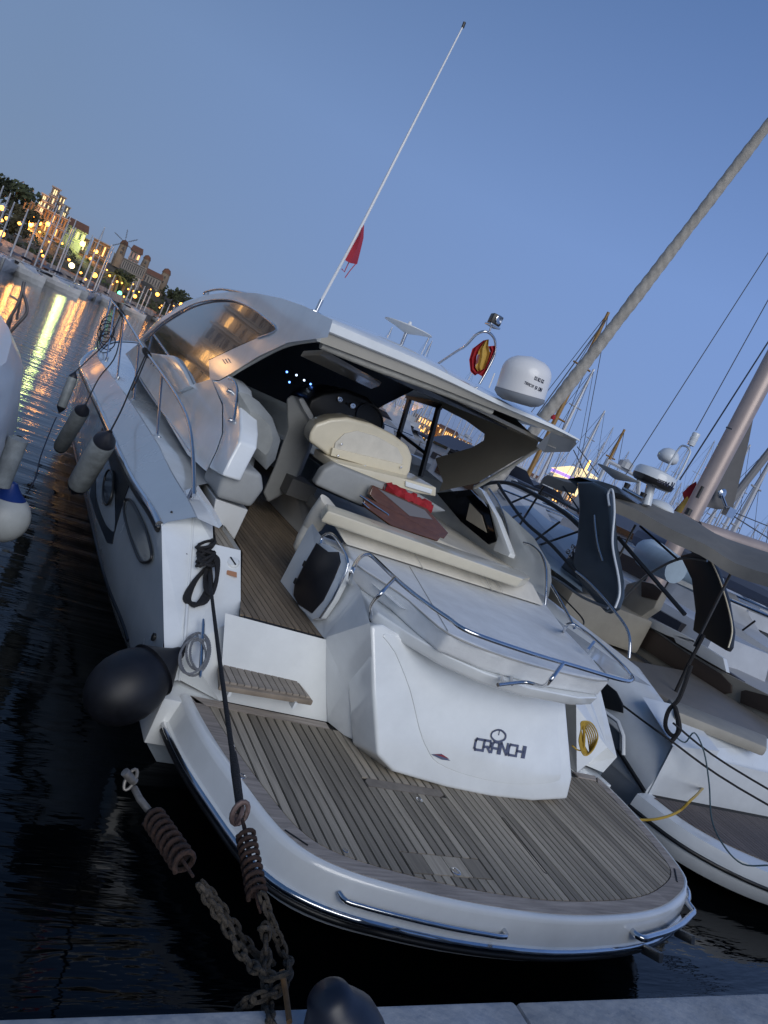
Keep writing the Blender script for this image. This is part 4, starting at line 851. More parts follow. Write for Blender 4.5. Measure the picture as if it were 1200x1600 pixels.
sk_ = MB().tube(torus_pts(PY(1.85, 204, 1218), (.013, 0, .012), (0, .01, .026), 14), .005, 7, closed=True).tube([PY(1.85, 195, 1206), PY(1.85, 210, 1222)], .013, 10).tube([PY(1.85, 210, 1232), PY(1.8, 218, 1248), PY(1.77, 232, 1266)], .010, 8)
tag(sk_.build('shackle', mat('galvanised_shackle', (.20, .19, .18), .5, metal=.6, noise=.4, nscale=40), smooth=True), 'bright galvanised shackle at the top of the farther spring', 'shackle')
# quay edge with its own dark fender
QC = mat('quay_concrete', (.30, .33, .37), .85, noise=.5, nscale=6, bump=1, bscale=14)
quay = struct(MB().box((-6, -3, -1.5), (14, 1.13, .885)).build('quay', QC))
QS = mat('quay_edge_stone', (.31, .335, .37), .85, noise=.25, nscale=4, bump=.6, bscale=12, var=.05); xq = -3.3
while xq < 8:
    L_ = random.uniform(1.1, 1.6); o = MB().box((xq+.004, .60, .5), (xq+L_-.004, 1.155+random.uniform(-.006, .004), .90+random.uniform(-.003, .003))).build('edge_stone', QS, quay, bevel=.014, bseg=2); xq += L_
MB().box((-6, .2, .885), (14, .592, .897)).build('paving_strip', QC, quay)
qf = empty('dock_fender', 'dark blue rounded buoy fender lying at the quay edge next to the chains', 'fender', PZ(.9, 540, 1590))
qa, qb = PY(1.02, 490, 1500), PY(.98, 545, 1640); dq = (qa-qb).normalized()
MB().lathe([(0, -.08), (.05, -.075), (.082, -.03), (.088, .02), (.082, .07), (.064, .105), (.05, .13), (.045, .15), (.03, .165), (0, .17)], qb+dq*.0, dq, 28).build('body', mat('navy_vinyl', (.005, .009, .022), .42, noise=.5, nscale=8), qf, smooth=True)

# ================================================================== neighbour boat on the left
lb = empty('neighbour_boat', 'white motorboat cut off by the left edge, showing only its curved side and bow rail', 'motorboat', (-1.2, 8, 0))
lrows = []
for Y, w_ in ((2.6, .15), (3.5, .55), (4.5, .80), (6, .92), (7.5, .92), (8.6, .86), (10, .70), (11.5, .42), (13, .0), (14.5, -.7), (15.6, -1.6)):
    x = -.62+w_
    lrows.append([V((-1.6, Y, 1.42)), V((x-.22, Y, 1.40)), V((x-.06, Y, 1.22)), V((x, Y, .98)), V((x-.0, Y, .66)), V((x-.05, Y, .42)), V((x-.12, Y, .1)), V((x-.3, Y, -.2)), V((-1.6, Y, -.5))])
MB().grid(lrows).build('hull', mat('neighbour_white', (.62, .65, .70), .35, coat=.3, noise=.05), lb, smooth=True)
MB().tube([r[5]+V((.01, 0, 0)) for r in lrows], .02, 6).build('rub_strip', mat('neighbour_grey', (.18, .19, .2), .5), lb, smooth=True)
rail('bow_rail', [PY(12, *q) for q in ((-5, 545), (5, 520), (14, 500), (30, 470), (38, 440), (36, 455), (42, 478), (40, 492), (24, 510), (8, 530))], .022, mat('dull_steel', (.16, .15, .15), .35, metal=.9), lb)
for a, b in (((38, 440), (26, 500)), ((20, 488), (12, 520)), ((30, 470), (16, 462)), ((0, 540), (18, 500))): MB().tube([PY(12, *a), PY(12, *b)], .018, 8).build('stanchion', mat('dull_steel', (.16, .15, .15), .35, metal=.9), lb)
wf = empty('ball_fender', 'white ball fender with a blue top hanging at the far left edge', 'fender', PX(.42, 5, 805))
wc = PX(.42, 3, 806); MB().lathe([(0, -.20)]+[(.20*math.cos(a), .20*math.sin(a)) for a in [R(-75+15*k) for k in range(10)]]+[(.10, .172)], wc, (-.05, 0, 1), 30).build('body', mat('fender_white', (.5, .54, .56), .45, noise=.1), wf, smooth=True)
MB().lathe([(.125, .158), (.09, .19), (.05, .24), (.035, .27), (0, .28)], wc, (-.05, 0, 1), 24).build('top', mat('fender_blue', (.01, .04, .22), .4), wf, smooth=True)
tag(MB().lathe([(.02, 0), (.065, .02), (.065, .36), (.02, .38)], PX(.30, -2, 762), (0, 0, 1), 20).build('fender', FEND, smooth=True), 'pale cylinder fender squeezed between the left boat and the white ball', 'fender')

# ================================================================== sports cruiser on the right
BW = mat('cruiser_white', (.62, .66, .70), .3, coat=.4, noise=.05); ARCH = mat('arch_slate', (.032, .045, .06), .3, coat=.25, noise=.1); BEI = mat('cruiser_beige', (.30, .285, .25), .6, noise=.12, nscale=5)
TAU = mat('cruiser_taupe', (.17, .16, .15), .55, noise=.15, nscale=4); BRN = mat('cruiser_brown', (.045, .033, .028), .5); CANV = mat('bimini_canvas', (.16, .155, .145), .8, noise=.15, nscale=4, bump=.5, bscale=3)
bv = empty('sports_cruiser', 'open white sports cruiser with slate radar arch and grey bimini, moored on the right', 'motorboat', (7, 3.5, 0))
p1, p2, p3, p4, p5, p6 = PX(5.45, 1058, 1160), PX(5.5, 1045, 1080), PX(5.5, 1020, 1055), PX(5.5, 985, 1025), PX(5.5, 945, 1000), PX(5.55, 905, 975)
hullp = [(5.38, 3.45), (5.34, 4.4), (5.32, 6), (5.33, 8), (5.5, 10), (5.95, 11.8), (6.6, 13), (7.25, 13.6)]
hr = []
for i, (x, y) in enumerate(hullp):
    zt_ = [.80, 1.12, 1.2, 1.27, 1.33, 1.38, 1.42, 1.44][i]; f = min(1, max(0, (y-9)/4.6)); XM = 7.0
    xx = lambda k: min(x+k+(f*.4*max(0, k*3)), 7.25)
    hr.append([V((xx(.50), y, zt_-.01)), V((xx(.34), y, zt_)), V((xx(.16), y, zt_-.05)), V((xx(.05), y, zt_-.22)), V((xx(0), y, zt_-.42)), V((xx(.04), y, .35)), V((xx(.12), y, .0)), V((xx(.6), y, -.4))])
bh = MB().grid(hr); bmx = lambda p: V((2*7.25-p[0], p[1], p[2])); bh.grid([[bmx(p) for p in r] for r in hr]); bh.add([r for r in hr[0]]+[bmx(r) for r in hr[0]][::-1], [tuple(range(16))]); bhull = bh.build('hull', BW, bv, smooth=True)
MB().tube([r[4]+V((-.01, 0, 0)) for r in hr], .02, 6).build('rub_strip', BLACK, bhull, smooth=True)
MB().grid([[r[0], bmx(r[0])] for r in hr[3:]]).build('foredeck', BW, bv, smooth=True)
# hull side inset panel with grey glass
MB().prism(PXs(5.30, (912, 1100), (955, 1133), (968, 1145), (968, 1172), (955, 1168), (912, 1125)), (.03, 0, 0)).build('hull_window', mat('hull_window_grey', (.10, .12, .14), .15, coat=.5), bhull)
MB().tube(PXs(5.29, (900, 1082), (935, 1105), (966, 1128), (974, 1150), (974, 1180)), .018, 8).build('window_frame', BW, bhull, smooth=True)
MB().prism(PXs(5.36, (905, 1092), (915, 1070), (940, 1062), (962, 1080), (972, 1100), (972, 1114), (950, 1108), (925, 1098)), (.02, 0, 0)).build('dark_vent', BLACK, bhull, bevel=.003)
# aft quarter, transom with the well and the platform
MB().add([V((5.40, 3.44, .82)), V((6.0, 3.44, .88)), V((6.0, 3.44, .25)), V((5.42, 3.44, .25)), V((5.40, 3.9, 1.0)), V((6.0, 3.9, 1.02))], [(0, 1, 2, 3), (0, 4, 5, 1)]).build('stern_quarter', BW, bv)
MB().add([V((5.42, 3.45, .4)), V((9.1, 3.45, .4)), V((9.1, 3.75, 1.0)), V((8.6, 3.85, 1.05)), V((5.9, 3.7, .95)), V((5.42, 3.47, .8))], [(0, 1, 2, 3, 4, 5)]).build('transom', BW, bv)
pp = [(5.28, 3.42), (5.36, 3.1), (5.5, 2.9), (5.75, 2.72), (6.1, 2.58), (6.6, 2.48), (7.2, 2.44), (7.9, 2.48), (8.4, 2.58), (8.8, 2.75), (9.1, 3.0), (9.2, 3.42)]
pp = [(p.x, p.y) for p in cr_pts([V((*p, 0)) for p in pp], 3)]
def o2(d, z): 
    q = offs(pp, d*sg); return [V((a, b, z)) for a, b in q]
bp_ = MB().grid([o2(-.3, .37), o2(0, .375), o2(.04, .37), o2(.06, .3), o2(.07, .22), o2(.02, .12), o2(-.4, .06)]).build('swim_platform', BW, bv, smooth=True)
MB().tube(o2(.075, .26), .016, 8).build('rub_strip', BLACK, bp_, smooth=True)
TK2 = mat('platform_teak_dark', (.12, .10, .095), .7, noise=.4, nscale=3, grain=(14, 1.1, 14), bump=.3, bscale=14, var=.12)
ppi = offs(pp, -.14*sg); MB().prism([V((a, b, .372)) for a, b in ppi], (0, 0, -.02)).build('caulking_bed', CAULK, bp_)
planks(bp_, [(a, min(b, 3.38)) for a, b in ppi], .382, .06, .006, TK2, 0, th=.008)
# text marks on the quarter
o_ = PX(8.28, 1174, 1094); strokes('BAVARIA', o_, PX(8.28, 1200, 1104)-o_, V((0, 0, 1)), .085, .05, .028, .014, mat('cruiser_letter', (.45, .45, .45), .5), bv)
# cockpit: far coaming, seats, floor
def cpanel(name, x, px, m, off=(.06, 0, 0), par=None, bev=.015): return MB().prism(PXs(x, *px), off).build(name, m, par or bv, bevel=bev)
MB().add([V((5.7, 3.9, .75)), V((8.5, 3.9, .75)), V((8.5, 9, .75)), V((5.7, 9, .75))], [(0, 1, 2, 3)]).build('cockpit_floor', TAU, bv)
fc_ = cpanel('far_coaming', 8.3, ((948, 962), (975, 958), (1010, 975), (1060, 1010), (1110, 1040), (1155, 1062), (1200, 1085), (1240, 1105), (1240, 1150), (1200, 1130), (1150, 1110), (1090, 1082), (1030, 1045), (985, 1015), (950, 990)), BEI)
cpanel('dark_coaming_band', 8.26, ((966, 968), (985, 966), (1020, 985), (1075, 1022), (1125, 1052), (1142, 1070), (1142, 1082), (1128, 1084), (1085, 1064), (1030, 1030), (985, 1000), (968, 985)), BRN, (.03, 0, 0), fc_, .005)
cpanel('name_panel', 8.26, ((1158, 1080), (1165, 1078), (1210, 1090), (1240, 1102), (1240, 1128), (1200, 1116), (1156, 1098)), BRN, (.015, 0, 0), fc_, .003)
cpanel('coaming_top', 8.35, ((975, 958), (990, 956), (1030, 978), (1090, 1018), (1156, 1062), (1155, 1067), (1100, 1036), (1010, 978)), BRN, (.12, 0, .0), fc_, .005)
MB().prism([V((6.6, 6.3, 1.3)), V((8.2, 6.3, 1.3)), V((8.2, 6.9, 1.3)), V((6.6, 6.9, 1.3))], (0, 0, -.5)).build('helm_bench', BEI, bv, bevel=.05)
cpanel('seat_back', 8.0, ((978, 912), (1000, 906), (1020, 912), (1034, 924), (1022, 950), (1000, 965), (962, 962)), BEI, (.15, 0, 0), None, .03)
cpanel('seat_patch', 7.98, ((1002, 908), (1020, 912), (1034, 924), (1026, 938), (1002, 932)), BRN, (.02, 0, 0), None, .005)
cpanel('side_locker', 8.24, ((992, 966), (1000, 958), (1030, 972), (1085, 1000), (1088, 1010), (1040, 992), (1005, 975)), BW, (.08, 0, 0), None, .008)
cpanel('side_locker', 8.24, ((1050, 990), (1085, 1000), (1130, 1028), (1135, 1050), (1100, 1030), (1056, 1004)), BW, (.08, 0, 0), None, .008)
pts = [PZ(.98, 1000, 1065), PZ(.98, 1060, 1100), PZ(.98, 1130, 1130), PZ(.98, 1230, 1165), V((9.0, 4.4, .98)), V((8.3, 5.6, .98)), PZ(.98, 985, 1030)]
MB().prism(pts, (0, 0, -.25)).build('stern_sunpad', TAU, bv, bevel=.04)
MB().prism([PZ(1.02, 1045, 1090), PZ(1.02, 1060, 1112), PZ(1.02, 1200, 1168), PZ(1.02, 1200, 1150)], (0, 0, -.1)).build('stern_cushion', BEI, bv, bevel=.03)
# windscreen and helm
rail('windscreen_frame', PXs(5.75, (748, 760), (770, 754), (800, 756), (840, 775), (880, 800), (905, 822), (920, 840)), .026, BLACK, bv)
rail('windscreen_frame', PXs(5.62, (778, 755), (790, 775), (820, 815), (860, 850), (900, 893), (916, 905)), .02, BLACK, bv)
rail('windscreen_frame', PXs(7.9, (800, 752), (850, 770), (900, 797), (925, 805)), .022, BLACK, bv)
for a, b in (((800, 785), (830, 772)), ((850, 760), (790, 855)), ((795, 812), (815, 802)), ((835, 845), (875, 815)), ((842, 852), (905, 830))): MB().tube([PX(5.9, *a), PX(6.0, *b)], .014, 8).build('windscreen_strut', BLACK, bv)
MB().add(PXs(5.8, (745, 770), (800, 770), (900, 880), (905, 905), (880, 905), (790, 850)), [(0, 1, 2, 3, 4, 5)]).build('windscreen_glass', CLEAR, bv)
MB().grid([[PX(5.55, 760, 795), PX(5.55, 800, 845), PX(5.55, 870, 895), PX(5.55, 910, 925)], [PX(6.2, 790, 790), PX(6.2, 830, 830), PX(6.2, 870, 850), PX(6.2, 905, 880)], [PX(8, 830, 790), PX(8, 860, 815), PX(8, 890, 825), PX(8, 925, 850)]]).build('cuddy_deck', mat('cuddy_blue_grey', (.20, .26, .32), .35, noise=.2, nscale=3), bv, smooth=True)
MB().prism(PXs(5.75, (865, 900), (880, 880), (900, 850), (925, 845), (925, 905), (895, 925)), (.5, .2, 0)).build('helm_console', ARCH, bv, bevel=.03)
for q in ((888, 862), (895, 855), (892, 868), (901, 860)): MB().lathe([(.03, 0), (.03, .01), (.02, .012), (0, .008)], PX(5.72, *q), (-1, 0, 0), 14).build('gauge', CHROME, bv, smooth=True)
rail('gunwale_rail', PXs(5.45, (780, 820), (800, 848), (850, 893), (880, 912), (905, 930), (925, 940), (945, 948), (950, 950)), .014, mat('steel_dark', (.2, .21, .22), .35, metal=.8), bv)
rail('gunwale_rail', PXs(5.42, (900, 893), (915, 905), (935, 925), (960, 955), (978, 980), (984, 1000), (983, 1028)), .013, CHROME, bv)
rail('side_window_trim', PXs(5.36, (790, 850), (850, 905), (905, 960), (912, 976)), .008, BLACK, bv)
# radar arch
aL = [(900, 752), (925, 752), (945, 762), (952, 775), (957, 850), (967, 905), (967, 930), (960, 950), (945, 957), (925, 935), (900, 905), (893, 880), (901, 840), (904, 790)]
arch = empty('radar_arch', 'slate coloured radar arch of the right cruiser carrying radar, aerials and bimini', 'radar arch', PX(5.7, 930, 940))
MB().prism(PXs(5.62, *aL), (.10, .0, 0)).build('port_leg', ARCH, arch, bevel=.03, bseg=3)
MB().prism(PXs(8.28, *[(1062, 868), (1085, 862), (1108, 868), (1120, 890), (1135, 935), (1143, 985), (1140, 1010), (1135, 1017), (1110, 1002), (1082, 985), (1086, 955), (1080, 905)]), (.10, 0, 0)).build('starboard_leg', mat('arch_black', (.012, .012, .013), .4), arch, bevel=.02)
rail('leg_trim', PXs(5.60, (952, 790), (950, 772), (957, 766), (960, 800), (957, 850), (966, 900), (968, 928), (961, 950)), .012, BW, arch)
rail('leg_handle', PXs(5.59, (929, 805), (930, 820), (934, 850), (942, 877)), .011, CHROME, arch)
rail('leg_trim', PXs(8.26, (1108, 870), (1124, 905), (1138, 950), (1144, 985), (1138, 1012)), .010, CREAM, arch)
at_ = [PX(5.68, 915, 757), PX(5.9, 950, 764), PX(6.6, 1000, 795), PX(7.4, 1050, 822), PX(8.2, 1090, 850), PX(8.35, 1105, 870)]
rws = []
for p in cr_pts(at_, 4): rws.append([p+V((0, -.22, .0)), p+V((0, -.1, .06)), p+V((0, .15, .05)), p+V((0, .3, -.02)), p+V((0, .1, -.06)), p+V((0, -.15, -.05))])
MB().grid(rws, True).build('crossbeam', ARCH, arch, smooth=True)
bim = empty('bimini_top', 'grey canvas bimini stretched aft and forward from the slate radar arch', 'bimini', PX(6.0, 1000, 800))
c1_ = [PX(5.75, 952, 778), PX(5.9, 985, 792), PX(6.1, 1040, 822), PX(6.3, 1100, 850), PX(6.5, 1150, 880), PX(6.6, 1230, 905)]
c2_ = [PX(8.3, 985, 778), PX(8.3, 1020, 790), PX(8.3, 1080, 815), PX(8.3, 1120, 842), PX(8.3, 1170, 858), PX(8.3, 1240, 880)]
rws = []
for k in range(7):
    t = k/6; rws.append([a.lerp(b, t)+V((0, 0, .10*math.sin(math.pi*t)-.004*math.sin(j*1.1+k))) for j, (a, b) in enumerate(zip(cr_pts(c1_, 3), cr_pts(c2_, 3)))])
MB().grid([[p+V((0, 0, -.12))+V((-.0, -.02, 0)) for p in rws[0]]]+rws).build('canvas', CANV, bim, smooth=True)
c3_ = [[PX(5.9, 905, 757), PX(5.9, 880, 752), PX(5.9, 855, 742), PX(5.9, 848, 747)], [PX(7.2, 925, 757), PX(7.2, 900, 754), PX(7.2, 885, 748), PX(7.2, 868, 745)]]
MB().grid([[p+V((0, 0, -.12)) for p in c3_[0]], c3_[0], c3_[1]]).build('canvas', CANV, bim, smooth=True)
for a, b, x, r in (((993, 820), (966, 872), 6.1, .012), ((1000, 822), (1060, 875), 6.3, .012), ((966, 840), (1070, 960), 5.95, .022), ((880, 760), (915, 812), 5.9, .01), ((1145, 890), (1085, 1010), 6.6, .014), ((1180, 970), (1160, 985), 8.0, .012)):
    MB().tube([PX(x, *a), PX(x, *b)], r, 8).build('strut', BLACK, bim)
rail('awning_pole', [PX(6.8, 970, 940), PX(6.8, 1010, 900), PX(6.8, 1062, 873), PX(6.8, 1105, 876)], .016, mat('steel_dark', (.2, .21, .22), .35, metal=.8), bim)
rail('strap', PXs(6.6, (1100, 992), (1075, 1040), (1048, 1098)), .018, ROPEB, bim)
# radar set and aerials on the arch
rd = empty('radar', 'white enclosed radar dome with printed name on the slate arch', 'radar', PX(6.3, 1012, 790))
rc = PX(6.3, 1022, 748)
MB().lathe([(0, -.075), (.20, -.075), (.225, -.055), (.235, -.01)], rc, (0, 0, 1), 32).build('radar_base', mat('radar_black', (.02, .02, .022), .35), rd, smooth=True)
MB().lathe([(.235, -.01), (.232, .05), (.21, .085), (.12, .105), (0, .11)], rc, (0, 0, 1), 32).build('radar_shell', BW, rd, smooth=True)
MB().tube([rc-V((0, 0, .07)), PX(6.3, 1010, 790)], .05, 12).build('pedestal', BW, rd, smooth=True)
def cyl_on(c, Rr, px, py):
    d = ray(px, py); a = d.x**2+d.y**2; ox, oy = CAM.x-c.x, CAM.y-c.y; b_ = 2*(ox*d.x+oy*d.y); cc = ox*ox+oy*oy-Rr*Rr; return CAM+d*((-b_-math.sqrt(max(0, b_*b_-4*a*cc)))/(2*a))
for k, ch in enumerate('GARMIN'):
    a0 = cyl_on(rc, .236, 1027+4.0*k, 752.5+1.9*k); a1 = cyl_on(rc, .236, 1030+4.0*k, 754+1.9*k); w_ = (a1-a0).length; strokes(ch, a0, a1-a0, V((0, 0, 1)), w_*1.35, w_, 0, w_*.3, NAVY, rd)
ml_ = empty('radar_mast_loop', 'white tube loop with lantern and small dome behind the radar', 'light mast', PX(6.6, 1050, 800))
rail('tube', PXs(6.6, (1020, 763), (1035, 745), (1060, 702), (1070, 697), (1078, 704), (1075, 715), (1060, 745), (1046, 765), (1040, 772)), .012, BW, ml_)
MB().lathe([(.04, 0), (.045, .04), (.04, .045), (.045, .09), (.04, .095), (.045, .14), (.04, .15), (0, .155)], PX(6.6, 1079, 696), (0, 0, 1), 14).build('lantern', BW, ml_, smooth=True)
MB().lathe([(0, 0), (.09, 0), (.125, .03), (.13, .08), (.10, .14), (.05, .17), (0, .18)], PX(7.0, 1040, 722), (0, 0, 1), 20).build('small_dome', BW, ml_, smooth=True)
tag(MB().lathe([(0, 0), (.16, 0), (.17, .03), (.14, .08), (.08, .11), (0, .12)], PX(6.9, 1030, 797), (0, 0, 1), 20).build('low_dome', BW, smooth=True), 'low white dome on the arch at the foot of the radar loop', 'satellite dome')
tag(MB().lathe([(0, 0), (.05, .01), (.24, .07), (.25, .08), (.1, .09), (0, .10)], PX(6.0, 961, 749), (0, 0, 1), 24).build('flat_dish', BW, smooth=True), 'flat white dish antenna left of the radar on the slate arch', 'antenna')
rail('horn', [PX(5.9, 974, 763), PX(5.9, 990, 772), PX(5.9, 1005, 780)], .02, CHROME, arch)
for q in ((978, 762), (1003, 777)): MB().lathe([(.03, 0), (.035, .05), (0, .055)], PX(5.95, *q), (0, 0, 1), 12).build('deck_light', BLACK, arch, smooth=True)
# lines on the right
line('thick black line knotted round the quarter cleat of the right cruiser', [PX(5.45, 1080, 1040), PX(5.42, 1062, 1090), PX(5.4, 1045, 1110), PX(5.38, 1040, 1135), PX(5.4, 1052, 1150), PX(5.4, 1062, 1138), PX(5.4, 1055, 1105), PX(5.42, 1060, 1140), PX(5.4, 1048, 1160)], .018, name='mooring_line')
line('thin black line slanting across the hull side of the right cruiser', [PX(5.3, 974, 1103), PX(5.3, 1010, 1130), PX(5.28, 1045, 1155), V((5.9, 3.1, .75)), V((6.6, 2.0, .8))], .009, name='mooring_line')
line('second thin black line ending at the knotted cleat', [PX(5.3, 1052, 1130), V((5.9, 3.25, .85)), V((6.6, 2.3, .85)), V((7.4, 1.1, .9))], .009, name='mooring_line')
line('thin teal cord looping down beside the right cruiser platform', [PX(5.4, 1052, 1148), PX(5.5, 1070, 1160), PX(5.5, 1085, 1145), PX(5.6, 1100, 1175), PX(5.6, 1108, 1225), PX(5.45, 1112, 1280), PX(5.4, 1130, 1320), PX(5.5, 1160, 1350), PX(5.6, 1200, 1352)], .006, mat('teal_cord', (.04, .08, .10), .7), name='cord')
line('yellow hose drooping from the right cruiser platform over the water', [PZ(.39, 1200, 1258), PZ(.4, 1165, 1240), PZ(.42, 1110, 1228), PX(5.35, 1085, 1245), PX(5.2, 1060, 1268), PX(5.0, 1030, 1279), PX(4.9, 1000, 1281), PX(4.75, 985, 1278)], .010, YEL, 'hose', 'water_hose')
k = MB()
for j in range(6): k.tube(cr_pts([PY(3.24+.012*j, *q) for q in ((909+j, 1128+2*j), (924-2*j, 1130+2*j), (934-3*j, 1150+j), (926-j, 1172+j), (913, 1180-3*j), (905+j, 1160-2*j), (908, 1140))], 6, True), .0055, 6, closed=True)
k.tube(cr_pts([PY(3.26, *q) for q in ((912, 1172), (903, 1172), (894, 1165))], 5), .0055, 6)
k.tube(PYs(3.27, (911, 1128), (913, 1150), (912, 1178)), .009, 8)
tag(k.build('coiled_hose', YEL, smooth=True), 'yellow hose coiled on the starboard quarter of the white yacht', 'hose')

# ================================================================== far shore on the left
def az_dist(px, py): p = PZ(0, px, py); return math.degrees(math.atan2(p.x, p.y)), math.hypot(p.x, p.y)
TAB = [(-40, 54), (-20, 58), (-8, 63), (-1.5, 72), (1.9, 91), (5, 116), (8.6, 168), (11, 205), (16, 240), (30, 265), (60, 285)]
def qd(az):
    for (a, da), (b, db) in zip(TAB, TAB[1:]):
        if az <= b: return da+(db-da)*max(0, (az-a))/(b-a)
    return TAB[-1][1]
def pol(az, d, z=0): return V((d*math.sin(R(az)), d*math.cos(R(az)), z))
def azpx(px, py): d = ray(px, py); return math.degrees(math.atan2(d.x, d.y))
STONE = mat('warm_stone', (.24, .185, .135), .85, noise=.3, nscale=.6)
STONE2 = mat('pale_render', (.27, .245, .22), .85, noise=.25, nscale=.5)
STONE3 = mat('ochre_render', (.30, .17, .07), .85, noise=.25, nscale=.5)
ROOFT = mat('roof_tile', (.16, .075, .045), .85, noise=.3, nscale=2)
WIND = mat('dark_window', (.02, .02, .025), .2)
WINL = mat('lit_window', (.3, .2, .1), .5, emit=(1.0, .50, .14), estr=2.6)
WINW = mat('lit_window_pale', (.3, .3, .2), .5, emit=(1.0, .75, .35), estr=1.6)
FOL = mat('dusk_foliage', (.045, .055, .022), .8, noise=.5, nscale=.5, var=.3)
FOL2 = mat('olive_foliage', (.07, .06, .025), .8, noise=.5, nscale=.8)
CRM = mat('quay_stone', (.25, .22, .19), .9, noise=.3, nscale=1)
azs = [-60, -40, -20, -8, -4, -1.5, 0, 2, 3.5, 5, 6.8, 8.6, 10, 12, 16, 22, 30, 40, 50, 62, 75]
HT = {}
CREST = [(0, 333), (24, 343), (60, 357), (96, 378), (130, 397), (164, 408), (200, 424), (222, 438), (250, 452), (268, 468), (290, 484)]
def htop(az):                                         # hill crest height where the buildings stand
    l = [(azpx(*q), ray(*q)) for q in CREST]; l = [(a, d.z/math.hypot(d.x, d.y)) for a, d in l]
    if az <= l[0][0]: e = l[0][1]
    elif az >= l[-1][0]: return max(.8, (2.2+(qd(az)+50)*l[-1][1])*max(0, 1-(az-l[-1][0])/2))
    else:
        for (a, x), (b, y) in zip(l, l[1:]):
            if az <= b: e = x+(y-x)*(az-a)/(b-a); break
    return 2.2+(qd(az)+50)*e
rows = []
def lerpn(l, n):
    res = []
    for a, b in zip(l, l[1:]): res += [a+(b-a)*k/n for k in range(n)]
    return res+[l[-1]]
AZ = lerpn(azs, 3)
for az in AZ:
    q = qd(az); hz = htop(az)
    rows.append([pol(az, q+.0, -1), pol(az, q, .8), pol(az, q+8, .85), pol(az, q+22, 1.0), pol(az, q+30, 1+hz*.35), pol(az, q+40, .3+hz*.75), pol(az, q+49, hz), pol(az, q+90, hz), pol(az, q+160, hz*.8)])
struct(MB().grid(rows).build('hillside', mat('hill_earth', (.09, .075, .05), .95, noise=.4, nscale=.3), smooth=False))
struct(MB().grid([[pol(az, qd(az)-.6, -1), pol(az, qd(az)-.6, .95), pol(az, qd(az)+9, 1.0)] for az in AZ]).build('far_quay', CRM))
def leafball(mb, c, r, n=60, s=None, flat=.8):
    s = s or r*.28
    for _ in range(n):
        d = V((random.gauss(0, 1), random.gauss(0, 1), random.gauss(0, 1))).normalized()*r*random.uniform(.55, 1.05); d.z *= flat
        a = V((random.gauss(0, 1), random.gauss(0, 1), random.gauss(0, 1))).normalized(); b = a.orthogonal().normalized(); q = c+d; k = s*random.uniform(.5, 1.2)
        mb.add([q+a*k, q+b*k, q-a*k*.8, q-b*k], [(0, 1, 2, 3)])
mb = MB()
for _ in range(520):
    az = random.uniform(-30, 11.2); q = qd(az); t = random.uniform(0, 1); hz = htop(az)
    d = q+23+t*24; z = 1+(hz-1)*(.1+.68*t); r = random.uniform(.7, 1.25)*(.7+q/250)
    leafball(mb, pol(az, d, z+r*.1), r, 45)
for _ in range(160):
    az = random.uniform(11, 72); q = qd(az); leafball(mb, pol(az, q+random.uniform(14, 30), 2.2), random.uniform(1.5, 3), 40)
stuff(mb.build('hillside_wood', FOL))
def tree(label, px, py, dist, r, group=None, m=None, trunk=True):
    c = PD(dist, px, py); t = empty('tree', label, 'tree', V((c.x, c.y, 1)), group)
    for k in range(1):
        mb = MB()
        for j in range(7): leafball(mb, c+V((random.uniform(-.8, .8), random.uniform(-.8, .8), random.uniform(-.35, .45)))*r, r*random.uniform(.35, .6), 60, r*.14)
        mb.build('crown', m or FOL, t)
    mb = MB().tube([V((c.x, c.y, 1.0)), V((c.x+.1, c.y, c.z-r*.3)), V((c.x-.1*r, c.y, c.z+r*.2))], [r*.12, r*.08, r*.03], 7)
    for s_ in (-1, 1): mb.tube([V((c.x, c.y, c.z-r*.4)), c+V((s_*r*.4, 0, r*.1))], r*.04, 5)
    mb.build('trunk', mat('bark', (.06, .045, .03), .9, noise=.3), t)
tree('large dark round tree at the top left corner of the hill', 22, 300, 112, 2.5)
tree('dark tree beside the large round one, cut by the left edge', 0, 298, 110, 2.4)
tree('round tree at the right end of the hill beyond the last windmill', 274, 459, 205, 3.4)
tree('low round tree right of the hill above the bright end lamp', 286, 470, 200, 2.4)
tree('small tree below the pale arcade building', 196, 437, 150, 2.0)
tree('bushy tree lit orange behind the street lamps on the left', 12, 345, 88, 2.0, m=FOL2)
tree('bushy tree between the lit wall and the first masts', 38, 338, 95, 1.8, m=FOL2)
def building(label, name, px0, px1, pyb, dist, h, m, floors=2, bays=6, roof=None, lit=.3, cat='building', depth=8, base=None, pale=False, top=None):
    """px0,px1 = left and right foot pixels"""
    dm_ = qd(azpx((px0[0]+px1[0])/2, (px0[1]+px1[1])/2))+50; A, B = PD(dm_, *px0), PD(dm_, *px1); depth = 4
    zb = (A.z+B.z)/2 if base is None else base
    A = V((A.x, A.y, zb)); B = V((B.x, B.y, zb)); return building3(label, name, A, B, h, m, floors, bays, roof, lit, cat, depth, pale)
